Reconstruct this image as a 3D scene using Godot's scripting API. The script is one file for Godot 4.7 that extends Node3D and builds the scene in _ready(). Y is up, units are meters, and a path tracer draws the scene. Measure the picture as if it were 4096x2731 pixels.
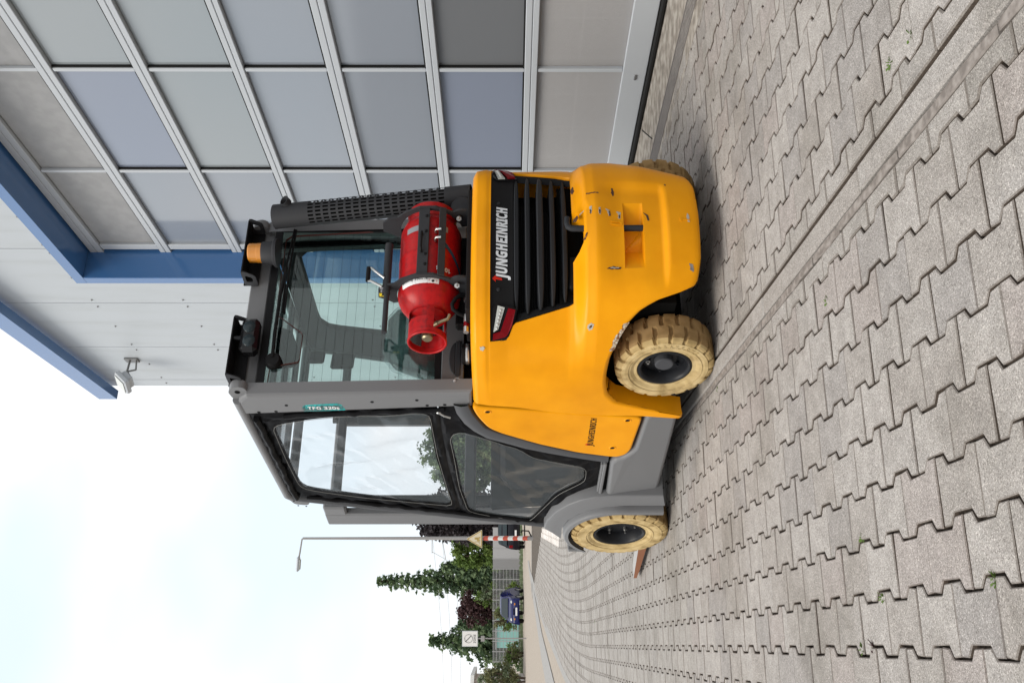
extends Node3D
# A forklift on interlocking pavers beside an industrial gate. The camera is held on its side.

const YAW := 34.5
const SKEW := 0.12
const OX := 0.3348
const OD := 4.5277

var M := {}
var names := {}
var rng := RandomNumberGenerator.new()
var fk: Node3D


class MB:
	var P := PackedVector3Array()
	var N := PackedVector3Array()
	var C := PackedColorArray()
	var col := Color.WHITE
	var tinted := false
	var face := Color.WHITE
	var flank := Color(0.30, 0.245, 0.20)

	func t(a: Vector3, b: Vector3, c: Vector3, na: Vector3, nb: Vector3, nc: Vector3) -> void:
		var g := (c - a).cross(b - a)
		if g.dot(na + nb + nc) >= 0.0:
			P.append(a); P.append(b); P.append(c)
			N.append(na); N.append(nb); N.append(nc)
		else:
			P.append(a); P.append(c); P.append(b)
			N.append(na); N.append(nc); N.append(nb)
		if tinted:
			C.append(col); C.append(col); C.append(col)

	func tf(a: Vector3, b: Vector3, c: Vector3, out: Vector3) -> void:
		var g := (c - a).cross(b - a)
		if g.length_squared() < 1e-18:
			return
		g = g.normalized()
		if g.dot(out) < 0.0:
			g = -g
		t(a, b, c, g, g, g)

	func q(a: Vector3, b: Vector3, c: Vector3, d: Vector3, out: Vector3) -> void:
		tf(a, b, c, out)
		tf(a, c, d, out)

	func qs(a: Vector3, b: Vector3, c: Vector3, d: Vector3, na: Vector3, nb: Vector3, nc: Vector3, nd: Vector3) -> void:
		t(a, b, c, na, nb, nc)
		t(a, c, d, na, nc, nd)

	func box(c: Vector3, s: Vector3, b := Basis.IDENTITY, bev := 0.0) -> void:
		var h := s * 0.5
		var w := minf(bev, minf(h.x, minf(h.y, h.z)) * 0.9)
		var ax := [b.x, b.y, b.z]
		for i in 3:
			var j := (i + 1) % 3
			var k := (i + 2) % 3
			for sg in [-1.0, 1.0]:
				var o: Vector3 = c + ax[i] * h[i] * sg
				var u: Vector3 = ax[j] * (h[j] - w)
				var v: Vector3 = ax[k] * (h[k] - w)
				q(o - u - v, o + u - v, o + u + v, o - u + v, ax[i] * sg)
		if w <= 0.0:
			return
		for i in 3:
			var j := (i + 1) % 3
			var k := (i + 2) % 3
			for sj in [-1.0, 1.0]:
				for sk in [-1.0, 1.0]:
					var l: Vector3 = ax[i] * (h[i] - w)
					var a: Vector3 = c + ax[j] * sj * h[j] + ax[k] * sk * (h[k] - w)
					var d: Vector3 = c + ax[j] * sj * (h[j] - w) + ax[k] * sk * h[k]
					q(a - l, a + l, d + l, d - l, ax[j] * sj + ax[k] * sk)
		for sx in [-1.0, 1.0]:
			for sy in [-1.0, 1.0]:
				for sz in [-1.0, 1.0]:
					var e: Vector3 = b.x * sx + b.y * sy + b.z * sz
					tf(c + b.x * sx * h.x + b.y * sy * (h.y - w) + b.z * sz * (h.z - w), c + b.x * sx * (h.x - w) + b.y * sy * h.y + b.z * sz * (h.z - w), c + b.x * sx * (h.x - w) + b.y * sy * (h.y - w) + b.z * sz * h.z, e)

	# extrudes a polygon; front face at o + n * depth
	func prism(poly: PackedVector2Array, o: Vector3, ux: Vector3, uy: Vector3, depth: float, bev := 0.0, back := true) -> void:
		var n := ux.cross(uy).normalized()
		var cnt := poly.size()
		var area := 0.0
		for i in cnt:
			area += poly[i].cross(poly[(i + 1) % cnt])
		var sg := signf(area)
		var inner := PackedVector2Array()
		for i in cnt:
			var p0 := poly[(i - 1 + cnt) % cnt]
			var p1 := poly[i]
			var p2 := poly[(i + 1) % cnt]
			var e0 := (p1 - p0).normalized()
			var e1 := (p2 - p1).normalized()
			var b0 := Vector2(-e0.y, e0.x) * sg
			var b1 := Vector2(-e1.y, e1.x) * sg
			var m := (b0 + b1)
			m = m / maxf(m.length_squared() * 0.5, 0.5)
			inner.append(p1 + m * bev)
		var tri := Geometry2D.triangulate_polygon(inner if bev > 0.0 else poly)
		var top := inner if bev > 0.0 else poly
		var f := o + n * depth
		if tinted:
			col = face
		for i in range(0, tri.size(), 3):
			tf(f + ux * top[tri[i]].x + uy * top[tri[i]].y, f + ux * top[tri[i + 1]].x + uy * top[tri[i + 1]].y, f + ux * top[tri[i + 2]].x + uy * top[tri[i + 2]].y, n)
			if back:
				tf(o + ux * poly[tri[i]].x + uy * poly[tri[i]].y, o + ux * poly[tri[i + 1]].x + uy * poly[tri[i + 1]].y, o + ux * poly[tri[i + 2]].x + uy * poly[tri[i + 2]].y, -n)
		for i in cnt:
			var a := poly[i]
			var b := poly[(i + 1) % cnt]
			var e := (b - a).normalized()
			var sn := (ux * e.y - uy * e.x) * sg
			var A := o + ux * a.x + uy * a.y
			var B := o + ux * b.x + uy * b.y
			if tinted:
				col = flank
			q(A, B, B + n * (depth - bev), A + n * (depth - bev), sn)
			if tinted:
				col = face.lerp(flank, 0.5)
			if bev > 0.0:
				var a2 := inner[i]
				var b2 := inner[(i + 1) % cnt]
				q(A + n * (depth - bev), B + n * (depth - bev), f + ux * b2.x + uy * b2.y, f + ux * a2.x + uy * a2.y, sn + n)

	func tube(pts: Array, r: float, seg := 10, flat := 1.0) -> void:
		var cnt := pts.size()
		var rings := []
		var nrm := []
		var up := Vector3.UP
		var d0: Vector3 = (pts[1] - pts[0]).normalized()
		if absf(d0.dot(up)) > 0.9:
			up = Vector3.RIGHT
		var side := d0.cross(up).normalized()
		for i in cnt:
			var d: Vector3
			if i == 0:
				d = (pts[1] - pts[0]).normalized()
			elif i == cnt - 1:
				d = (pts[i] - pts[i - 1]).normalized()
			else:
				d = ((pts[i + 1] - pts[i]).normalized() + (pts[i] - pts[i - 1]).normalized()).normalized()
			side = (side - d * side.dot(d)).normalized()
			var other := d.cross(side)
			var ring := PackedVector3Array()
			var rn := PackedVector3Array()
			for k in seg:
				var a := TAU * k / seg
				var v := side * cos(a) + other * sin(a) * flat
				ring.append(pts[i] + v * r)
				rn.append((side * cos(a) + other * sin(a)).normalized())
			rings.append(ring)
			nrm.append(rn)
		for i in cnt - 1:
			for k in seg:
				var l := (k + 1) % seg
				qs(rings[i][k], rings[i][l], rings[i + 1][l], rings[i + 1][k], nrm[i][k], nrm[i][l], nrm[i + 1][l], nrm[i + 1][k])
		for k in range(1, seg - 1):
			tf(rings[0][0], rings[0][k], rings[0][k + 1], pts[0] - pts[1])
			tf(rings[cnt - 1][0], rings[cnt - 1][k], rings[cnt - 1][k + 1], pts[cnt - 1] - pts[cnt - 2])

	# profile of (radius, height) along axis
	func lathe(prof: Array, o: Vector3, axis: Vector3, seg := 24, crease := 35.0, a0 := 0.0, a1 := TAU) -> void:
		axis = axis.normalized()
		var u := axis.cross(Vector3.UP if absf(axis.y) < 0.9 else Vector3.RIGHT).normalized()
		var v := axis.cross(u)
		var sn := []
		for i in prof.size() - 1:
			var d: Vector2 = (prof[i + 1] - prof[i]).normalized()
			sn.append(Vector2(d.y, -d.x))
		var lim := cos(deg_to_rad(crease))
		for i in prof.size() - 1:
			var n0: Vector2 = sn[i]
			var n1: Vector2 = sn[i]
			if i > 0 and sn[i - 1].dot(sn[i]) > lim:
				n0 = (sn[i - 1] + sn[i]).normalized()
			if i < sn.size() - 1 and sn[i + 1].dot(sn[i]) > lim:
				n1 = (sn[i + 1] + sn[i]).normalized()
			for k in seg:
				var b0 := a0 + (a1 - a0) * k / seg
				var b1 := a0 + (a1 - a0) * (k + 1) / seg
				var r0 := u * cos(b0) + v * sin(b0)
				var r1 := u * cos(b1) + v * sin(b1)
				var A: Vector3 = o + r0 * prof[i].x + axis * prof[i].y
				var B: Vector3 = o + r1 * prof[i].x + axis * prof[i].y
				var D: Vector3 = o + r0 * prof[i + 1].x + axis * prof[i + 1].y
				var E: Vector3 = o + r1 * prof[i + 1].x + axis * prof[i + 1].y
				var nA := r0 * n0.x + axis * n0.y
				var nB := r1 * n0.x + axis * n0.y
				var nD := r0 * n1.x + axis * n1.y
				var nE := r1 * n1.x + axis * n1.y
				if prof[i].x < 1e-6:
					t(A, D, E, nA, nD, nE)
				elif prof[i + 1].x < 1e-6:
					t(A, B, D, nA, nB, nD)
				else:
					qs(A, B, E, D, nA, nB, nE, nD)

	# smooth sheet; out = point that the normals turn away from, or a direction
	func grid(g: Array, toward, mask = null) -> void:
		var h := g.size()
		var w: int = g[0].size()
		var nn := PackedVector3Array()
		nn.resize(h * w)
		for i in h - 1:
			for j in w - 1:
				if mask != null and not mask.call(i, j):
					continue
				var f: Vector3 = (g[i + 1][j + 1] - g[i][j]).cross(g[i + 1][j] - g[i][j + 1])
				if f.dot(toward.call((g[i][j] + g[i + 1][j + 1]) * 0.5)) < 0.0:
					f = -f
				nn[i * w + j] += f
				nn[i * w + j + 1] += f
				nn[(i + 1) * w + j] += f
				nn[(i + 1) * w + j + 1] += f
		for i in h - 1:
			for j in w - 1:
				if mask != null and not mask.call(i, j):
					continue
				qs(g[i][j], g[i][j + 1], g[i + 1][j + 1], g[i + 1][j], nn[i * w + j].normalized(), nn[i * w + j + 1].normalized(), nn[(i + 1) * w + j + 1].normalized(), nn[(i + 1) * w + j].normalized())

	# the same with a colour for each column
	func grid_tint(g: Array, toward, tint) -> void:
		var h := g.size()
		var w: int = g[0].size()
		for i in h - 1:
			for j in w - 1:
				col = tint.call(j)
				q(g[i][j], g[i][j + 1], g[i + 1][j + 1], g[i + 1][j], toward.call((g[i][j] + g[i + 1][j + 1]) * 0.5))

	func ball(c: Vector3, r: Vector3, seg := 12) -> void:
		var g := []
		for i in seg + 1:
			var row := PackedVector3Array()
			var a := PI * i / seg
			for j in seg * 2 + 1:
				var b := TAU * j / (seg * 2)
				row.append(c + Vector3(sin(a) * cos(b) * r.x, cos(a) * r.y, sin(a) * sin(b) * r.z))
			g.append(row)
		grid(g, func(p): return p - c)

	func mesh(skew := 0.0) -> ArrayMesh:
		var am := ArrayMesh.new()
		var ar := []
		ar.resize(Mesh.ARRAY_MAX)
		if skew != 0.0:
			for i in P.size():
				P[i].z += P[i].x * skew
				var n := N[i]
				n.x -= n.z * skew
				N[i] = n.normalized()
		ar[Mesh.ARRAY_VERTEX] = P
		ar[Mesh.ARRAY_NORMAL] = N
		if tinted:
			ar[Mesh.ARRAY_COLOR] = C
		am.add_surface_from_arrays(Mesh.PRIMITIVE_TRIANGLES, ar)
		return am


func lin(r: float, g: float, b: float, a := 1.0) -> Color:
	var c := Color(r, g, b).linear_to_srgb()
	c.a = a
	return c


func numbered(called: String) -> String:
	names[called] = names.get(called, -1) + 1
	return called if names[called] == 0 else "%s_%03d" % [called, names[called]]


func tag(o: Node, label: String, category: String, group := "", kind := "") -> void:
	if label:
		o.set_meta("label", label)
	if category:
		o.set_meta("category", category)
	if group:
		o.set_meta("group", group)
	if kind:
		o.set_meta("kind", kind)


func thing(called: String, at := Vector3.ZERO, turn := 0.0) -> Node3D:
	var o := Node3D.new()
	o.name = numbered(called)
	o.position = at
	o.rotation_degrees.y = turn
	add_child(o)
	return o


func put(called: String, mesh: Mesh, m: Material, parent: Node = self) -> MeshInstance3D:
	var o := MeshInstance3D.new()
	o.mesh = mesh
	o.material_override = m
	o.cast_shadow = GeometryInstance3D.SHADOW_CASTING_SETTING_ON
	if parent == self:
		o.name = numbered(called)
		add_child(o)
	else:
		var k := 0
		var nm := called
		while parent.has_node(nm):
			k += 1
			nm = "%s_%03d" % [called, k]
		o.name = nm
		parent.add_child(o)
	return o


# a part of the forklift: shapes are laid out in the truck's own frame (x right, y up, z back)
func fp(called: String, mb: MB, m: Material, parent: Node = null) -> MeshInstance3D:
	return put(called, mb.mesh(SKEW), m, parent if parent else fk)


func many(called: String, ref: Array, parent: Node) -> String:
	# fast numbering for long lists of pieces
	ref[0] += 1
	return called if ref[0] == 1 else "%s_%03d" % [called, ref[0] - 1]


func poly(a: Array) -> PackedVector2Array:
	var p := PackedVector2Array()
	for i in range(0, a.size(), 2):
		p.append(Vector2(a[i], a[i + 1]))
	return p


func rounded(p: PackedVector2Array, r: float, n := 4) -> PackedVector2Array:
	var out := PackedVector2Array()
	var c := p.size()
	for i in c:
		var a := p[(i - 1 + c) % c]
		var b := p[i]
		var d := p[(i + 1) % c]
		var l := minf(r, minf((a - b).length(), (d - b).length()) * 0.45)
		var s := b + (a - b).normalized() * l
		var e := b + (d - b).normalized() * l
		for k in n + 1:
			var f := float(k) / n
			out.append(s.lerp(b, f).lerp(b.lerp(e, f), f))
	return out


func noise_tex(freq: float, ramp: Array, size := 512, oct := 4, kind := FastNoiseLite.TYPE_SIMPLEX_SMOOTH, as_normal := false, strength := 4.0, sd := 1) -> NoiseTexture2D:
	var f := FastNoiseLite.new()
	f.noise_type = kind
	f.frequency = freq
	f.fractal_octaves = oct
	f.seed = sd
	var t := NoiseTexture2D.new()
	t.width = size
	t.height = size
	t.seamless = true
	t.noise = f
	if as_normal:
		t.as_normal_map = true
		t.bump_strength = strength
	elif ramp.size():
		var g := Gradient.new()
		g.offsets = PackedFloat32Array(ramp[0])
		g.colors = PackedColorArray(ramp[1])
		t.color_ramp = g
	return t


func mat(called: String, c: Color, rough := 0.6, metal := 0.0) -> StandardMaterial3D:
	var m := StandardMaterial3D.new()
	m.resource_name = called
	m.albedo_color = c
	m.roughness = rough
	m.metallic = metal
	M[called] = m
	return m


func tri_tex(m: StandardMaterial3D, t: Texture2D, per_metre: float, world := true) -> void:
	m.albedo_texture = t
	m.uv1_triplanar = true
	m.uv1_world_triplanar = world
	m.uv1_scale = Vector3.ONE * per_metre


# dirt and wear over the plain colour
func grime(m: StandardMaterial3D, freq: float, scale: float, dark: Color, mid: Color, sd: int) -> void:
	m.detail_enabled = true
	m.detail_blend_mode = BaseMaterial3D.BLEND_MODE_MUL
	m.detail_uv_layer = BaseMaterial3D.DETAIL_UV_2
	m.detail_albedo = noise_tex(freq, [[0.16, 0.34, 0.52, 0.9], [dark, mid, Color(1, 1, 1), Color(1, 1, 1)]], 512, 6, FastNoiseLite.TYPE_SIMPLEX_SMOOTH, false, 4.0, sd)
	m.uv2_triplanar = true
	m.uv2_scale = Vector3.ONE * scale


func pane(called: String, c: Color, a: float, rough := 0.04) -> StandardMaterial3D:
	c.a = a
	var m := mat(called, c, rough)
	m.transparency = BaseMaterial3D.TRANSPARENCY_ALPHA
	m.cull_mode = BaseMaterial3D.CULL_DISABLED
	return m


func W(x: float, y: float, d: float) -> Vector3:
	return Vector3(x, y, -d)


func speckle(base: Color, light: Color, dark: Color, sd: int, mottle := 0.05) -> ImageTexture:
	var n := 512
	var r := RandomNumberGenerator.new()
	r.seed = sd
	var data := PackedByteArray()
	data.resize(n * n * 3)
	var f := FastNoiseLite.new()
	f.frequency = 0.02
	f.seed = sd
	for y in n:
		for x in n:
			var c := base
			var k := r.randf()
			var lo := f.get_noise_2d(x, y) * mottle + (r.randf() - 0.5) * 0.09
			if k < 0.16:
				c = base.lerp(light, r.randf())
			elif k < 0.34:
				c = base.lerp(dark, r.randf())
			var i := (y * n + x) * 3
			data[i] = clampi(int((c.r + lo) * 255.0), 0, 255)
			data[i + 1] = clampi(int((c.g + lo) * 255.0), 0, 255)
			data[i + 2] = clampi(int((c.b + lo) * 255.0), 0, 255)
	return ImageTexture.create_from_image(Image.create_from_data(n, n, false, Image.FORMAT_RGB8, data))


func make_materials() -> void:
	var m := mat("paver_concrete", Color(1, 1, 1), 0.92)
	tri_tex(m, speckle(Color(0.588, 0.571, 0.556), Color(0.87, 0.845, 0.82), Color(0.345, 0.32, 0.30), 3), 1.15)
	m.detail_enabled = true
	m.detail_blend_mode = BaseMaterial3D.BLEND_MODE_MUL
	m.detail_uv_layer = BaseMaterial3D.DETAIL_UV_2
	m.detail_albedo = noise_tex(0.012, [[0.18, 0.36, 0.55, 0.9], [Color(0.90, 0.895, 0.885), Color(0.97, 0.967, 0.963), Color(1, 1, 1), Color(1, 1, 1)]], 512, 6, FastNoiseLite.TYPE_SIMPLEX_SMOOTH, false, 4.0, 9)
	m.uv2_triplanar = true
	m.uv2_world_triplanar = true
	m.uv2_scale = Vector3.ONE * 0.23
	m.vertex_color_use_as_albedo = true
	for i in 6:
		var c := m.duplicate()
		var v: float = [1.0, 0.975, 1.03, 0.95, 0.99, 1.015][i]
		c.albedo_color = Color(v, v * [1.0, 0.995, 1.0, 1.0, 0.985, 1.0][i], v * [1.0, 0.99, 1.0, 1.005, 0.985, 1.0][i])
		M["paver_%d" % i] = c
	m = mat("bedding", Color(1, 1, 1), 1.0)
	tri_tex(m, noise_tex(0.05, [[0.3, 0.7], [lin(0.045, 0.035, 0.026), lin(0.11, 0.088, 0.066)]]), 2.0)
	m = mat("asphalt", Color(1, 1, 1), 0.95)
	tri_tex(m, speckle(Color(0.605, 0.565, 0.52), Color(0.69, 0.65, 0.6), Color(0.52, 0.48, 0.44), 7, 0.06), 0.7)
	m = mat("kerb_concrete", Color(1, 1, 1), 0.9)
	tri_tex(m, noise_tex(0.03, [[0.3, 0.7], [lin(0.25, 0.243, 0.235), lin(0.33, 0.32, 0.31)]]), 0.8)
	m = mat("mortar", Color(1, 1, 1), 0.85)
	tri_tex(m, noise_tex(0.02, [[0.25, 0.5, 0.75], [lin(0.16, 0.14, 0.125), lin(0.225, 0.198, 0.180), lin(0.29, 0.262, 0.24)]], 512, 5), 2.2)
	m = mat("threshold_concrete", Color(1, 1, 1), 0.9)
	tri_tex(m, noise_tex(0.018, [[0.25, 0.5, 0.75], [lin(0.20, 0.175, 0.15), lin(0.30, 0.27, 0.235), lin(0.40, 0.37, 0.33)]], 512, 6), 0.9)
	mat("steel_grate", lin(0.22, 0.205, 0.20), 0.5, 0.3)
	mat("dark_gap", lin(0.012, 0.012, 0.012), 0.95)
	m = mat("cladding", lin(0.455, 0.492, 0.53), 0.45)
	grime(m, 0.01, 0.35, Color(0.95, 0.95, 0.945), Color(0.985, 0.985, 0.98), 14)
	m.uv2_scale = Vector3(0.9, 0.12, 0.9)
	m = mat("blue_metal", lin(0.052, 0.155, 0.37), 0.24)
	m.clearcoat_enabled = true
	m.clearcoat = 0.6
	m.clearcoat_roughness = 0.1
	mat("bolt_grey", lin(0.2, 0.2, 0.2), 0.4, 0.6)
	mat("alu_frame", lin(0.475, 0.505, 0.54), 0.38)
	mat("rubber", lin(0.02, 0.02, 0.02), 0.6)
	m = mat("stucco_alu", lin(0.40, 0.395, 0.40), 0.5)
	m.normal_enabled = true
	m.normal_texture = noise_tex(0.14, [], 512, 2, FastNoiseLite.TYPE_SIMPLEX, true, 8.0, 4)
	m.normal_scale = 0.6
	m.uv1_triplanar = true
	m.uv1_world_triplanar = true
	m.uv1_scale = Vector3.ONE * 3.0
	for i in 4:
		m = mat("frosted_%d" % i, [lin(0.262, 0.290, 0.335), lin(0.280, 0.312, 0.335), lin(0.225, 0.258, 0.335), lin(0.155, 0.163, 0.174)][i], 0.12)
		m.clearcoat_enabled = true
		m.clearcoat = 0.8
		m.clearcoat_roughness = 0.08
	m = mat("top_panel", Color(1, 1, 1), 0.5)
	tri_tex(m, noise_tex(0.02, [[0.3, 0.7], [lin(0.29, 0.292, 0.298), lin(0.335, 0.337, 0.342)]], 512, 5), 0.7)
	# truck
	m = mat("yellow_paint", Color(1, 1, 1), 0.34)
	tri_tex(m, noise_tex(0.012, [[0.2, 0.8], [lin(0.80, 0.315, 0.004), lin(0.87, 0.36, 0.006)]], 512, 5), 0.8)
	m.clearcoat_enabled = true
	m.clearcoat = 0.06
	m.clearcoat_roughness = 0.15
	grime(m, 0.006, 0.5, Color(0.955, 0.945, 0.93), Color(0.985, 0.98, 0.975), 13)
	mat("grey_paint", lin(0.175, 0.178, 0.186), 0.40)
	mat("grey_dark", lin(0.075, 0.078, 0.085), 0.5)
	mat("plate_grey", lin(0.115, 0.117, 0.123), 0.5)
	mat("guard_grey", lin(0.035, 0.036, 0.04), 0.5)
	mat("black_plastic", lin(0.012, 0.012, 0.013), 0.45)
	mat("black_gloss", lin(0.008, 0.008, 0.009), 0.18)
	mat("slat_plastic", lin(0.03, 0.032, 0.036), 0.5)
	mat("deep_black", lin(0.004, 0.004, 0.004), 0.9)
	mat("letter_white", lin(0.72, 0.75, 0.78), 0.5)
	mat("letter_black", lin(0.012, 0.012, 0.012), 0.5)
	mat("letter_red", lin(0.60, 0.025, 0.012), 0.5)
	mat("lens_clear", lin(0.50, 0.52, 0.50), 0.15)
	m = mat("lens_red", lin(0.17, 0.003, 0.007), 0.12)
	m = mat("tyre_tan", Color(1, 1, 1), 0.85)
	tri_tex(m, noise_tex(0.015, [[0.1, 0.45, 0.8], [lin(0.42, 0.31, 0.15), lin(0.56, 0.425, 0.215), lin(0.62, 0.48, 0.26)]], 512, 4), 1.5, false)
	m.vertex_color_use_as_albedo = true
	grime(m, 0.014, 1.3, Color(0.80, 0.78, 0.76), Color(0.93, 0.92, 0.90), 12)
	m = mat("rim_black", lin(0.012, 0.013, 0.016), 0.35)
	m.clearcoat_enabled = true
	m.clearcoat = 0.1
	mat("hub_grey", lin(0.07, 0.072, 0.08), 0.5)
	mat("zinc", lin(0.55, 0.55, 0.54), 0.3, 0.9)
	mat("brass", lin(0.30, 0.25, 0.16), 0.4, 0.8)
	m = mat("gas_red", Color(1, 1, 1), 0.3)
	tri_tex(m, noise_tex(0.02, [[0.15, 0.4, 0.8], [lin(0.22, 0.008, 0.010), lin(0.40, 0.006, 0.008), lin(0.44, 0.008, 0.010)]], 512, 5), 3.0, false)
	m.clearcoat_enabled = true
	m.clearcoat = 0.12
	mat("label_white", lin(0.75, 0.75, 0.76), 0.5)
	mat("label_yellow", lin(0.72, 0.55, 0.02), 0.5)
	mat("label_teal", lin(0.03, 0.58, 0.58), 0.5)
	mat("thread_grey", lin(0.22, 0.22, 0.21), 0.7)
	mat("ink_grey", lin(0.25, 0.25, 0.27), 0.6)
	mat("strap_blue", lin(0.01, 0.06, 0.12), 0.7)
	mat("seal_brown", lin(0.075, 0.012, 0.009), 0.5)
	m = mat("beacon_amber", lin(0.60, 0.22, 0.006), 0.15)
	m.clearcoat_enabled = true
	pane("tinted_glass", lin(0.012, 0.095, 0.09), 0.33)
	m = mat("window_glass", lin(0.64, 0.86, 0.82, 0.0), 0.0)
	m.refraction_enabled = true
	m.refraction_scale = 0.05
	m.transparency = BaseMaterial3D.TRANSPARENCY_ALPHA
	mat("hall_grey", lin(0.26, 0.275, 0.30), 0.8)
	pane("clear_glass", lin(0.5, 0.6, 0.6), 0.08)
	var fl := pane("film", lin(0.50, 0.57, 0.61), 0.085, 0.10)
	fl.resource_name = "film"
	fl.metallic_specular = 0.4
	m = mat("tarpaulin", lin(0.006, 0.006, 0.007), 0.42)
	m = mat("seat_cloth", lin(0.014, 0.015, 0.017), 0.8)
	pane("seat_wrap", lin(0.55, 0.75, 0.75), 0.16, 0.12)
	mat("fork_rust", lin(0.24, 0.095, 0.045), 0.7)
	mat("fork_top", lin(0.42, 0.40, 0.38), 0.5, 0.2)
	mat("scratch_dark", lin(0.07, 0.03, 0.018), 0.8)
	mat("scratch_light", lin(0.42, 0.40, 0.34), 0.8)
	m = mat("scratch_torn", Color(1, 1, 1), 0.7)
	tri_tex(m, noise_tex(0.09, [[0.35, 0.5, 0.65], [lin(0.16, 0.06, 0.02), lin(0.38, 0.3, 0.2), lin(0.6, 0.58, 0.5)]], 256, 3), 3.0, false)
	for k in ["yellow_paint", "black_plastic", "black_gloss", "slat_plastic", "guard_grey", "tarpaulin", "deep_black", "grey_dark", "grey_paint", "rubber", "gas_red", "lens_red", "rim_black", "hub_grey", "seat_cloth", "letter_black", "letter_red", "tyre_tan"]:
		M[k].metallic_specular = {"yellow_paint": .24, "gas_red": .32, "lens_red": .3, "grey_paint": .35, "rim_black": .3, "black_gloss": .35, "tarpaulin": .22, "tyre_tan": .2, "guard_grey": .3, "grey_dark": .35}.get(k, .22)
	# far things
	mat("pole_grey", lin(0.30, 0.29, 0.285), 0.5, 0.3)
	mat("paint_red", lin(0.52, 0.09, 0.055), 0.6)
	mat("paint_white", lin(0.72, 0.71, 0.70), 0.6)
	mat("fence_grey", lin(0.34, 0.34, 0.35), 0.6)
	mat("fence_dark", lin(0.22, 0.22, 0.225), 0.7)
	m = mat("car_blue", lin(0.006, 0.009, 0.068), 0.2)
	m.metallic_specular = 0.35
	m = mat("car_dark", lin(0.008, 0.008, 0.012), 0.2)
	m.metallic_specular = 0.3
	m = mat("car_glass", lin(0.02, 0.03, 0.035), 0.06)
	m.metallic_specular = 0.35
	mat("wall_pale", lin(0.60, 0.55, 0.53), 0.8)
	mat("wall_brown", lin(0.33, 0.26, 0.21), 0.8)
	mat("roof_white", lin(0.70, 0.70, 0.69), 0.6)
	mat("panel_teal", lin(0.20, 0.50, 0.46), 0.4)
	mat("bark", lin(0.07, 0.05, 0.035), 0.95)
	for a in [["needle", 0.050, 0.088, 0.040], ["needle_light", 0.110, 0.160, 0.072], ["leaf", 0.085, 0.14, 0.025], ["leaf_light", 0.11, 0.16, 0.03], ["plum", 0.040, 0.014, 0.015], ["purple", 0.022, 0.016, 0.02], ["sage", 0.10, 0.13, 0.07], ["dry", 0.13, 0.135, 0.06]]:
		m = mat(a[0], lin(a[1], a[2], a[3]), 0.75)
		m.backlight_enabled = true
		m.backlight = lin(a[1] * 0.6, a[2] * 0.6, a[3] * 0.5)


func cloud_sky() -> ImageTexture:
	var w := 1024
	var h := 512
	var f := FastNoiseLite.new()
	f.noise_type = FastNoiseLite.TYPE_SIMPLEX_SMOOTH
	f.fractal_octaves = 5
	f.frequency = 1.1
	f.seed = 11
	var im := Image.create(w, h, false, Image.FORMAT_RGBF)
	for y in h:
		var el := PI * (0.5 - (y + 0.5) / h)
		for x in w:
			var az := TAU * (x + 0.5) / w
			var d := Vector3(cos(el) * cos(az), sin(el), cos(el) * sin(az))
			var k := f.get_noise_3d(d.x * 1.3, d.y * 2.4, d.z * 1.3) * 0.5 + 0.5
			var cloud := smoothstep(0.26, 0.54, k)
			var hi := clampf(sin(el), 0.0, 1.0)
			var blue := Color(0.56, 0.67, 0.74).lerp(Color(0.42, 0.57, 0.74), hi)
			var white := Color(0.98, 0.99, 1.0) * (0.74 + 0.14 * smoothstep(0.40, 0.8, k))
			var c := blue.lerp(white, clampf(cloud * 0.66 + 0.34, 0.0, 1.0))
			if el < 0.0:
				c = Color(0.42, 0.41, 0.40)
			im.set_pixel(x, y, c)
	return ImageTexture.create_from_image(im)


# ---------------------------------------------------------------- paving
const ROW := 0.1345
const PITCH := 0.19
const TH0 := 0.30892   # 17.7 degrees
const TH1 := 0.18326   # 10.5 degrees
var spine := []


func heading(s: float) -> float:
	return lerpf(TH0, TH1, clampf((s - 11.0) / 8.0, 0.0, 1.0))


func lay(s: float, c: float) -> Vector2:
	# plan position (right, ahead) of a point on the paving grid
	if spine.is_empty():
		var p := Vector2.ZERO
		for i in 2400:
			spine.append(p)
			var a := heading(i * 0.05)
			p += Vector2(-sin(a), cos(a)) * 0.05
	var b: Vector2
	if s < 0.0:
		b = Vector2(-sin(TH0), cos(TH0)) * s
	else:
		var i := mini(int(s / 0.05), 2398)
		b = spine[i].lerp(spine[i + 1], s / 0.05 - i)
	var a := heading(s)
	return b + Vector2(cos(a), sin(a)) * c


func seen_at(p: Vector2) -> Vector2:
	return Vector2(1365.5 - 3800.0 * p.x / p.y, 2032.0 + 3800.0 * 0.95 / p.y)


func paver_shape(r: RandomNumberGenerator, rough_edge: float) -> PackedVector2Array:
	var L := PITCH * 0.5
	var wide := ROW * 0.5 + 0.0118
	var waist := ROW * 0.5 - 0.0118
	var p := inset(poly([-L, wide, -0.0565, wide, -0.0385, waist, 0.0385, waist, 0.0565, wide, L, wide, L, -wide, 0.0565, -wide, 0.0385, -waist, -0.0385, -waist, -0.0565, -wide, -L, -wide]), 0.0026)
	for i in p.size():
		p[i] += Vector2(r.randf_range(-1, 1), r.randf_range(-1, 1)) * rough_edge
	return p


func paver_mesh(p: PackedVector2Array, closed := true) -> MB:
	var mb := MB.new()
	mb.tinted = true
	# prism() extrudes along ux x uy; x along the row, z across it
	mb.prism(p, Vector3(0, -0.035, 0), Vector3(0, 0, 1), Vector3(1, 0, 0), 0.035, 0.0026, false)
	return mb


func swap(p: PackedVector2Array) -> PackedVector2Array:
	var o := PackedVector2Array()
	for v in p:
		o.append(Vector2(v.y, v.x))
	return o


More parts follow.
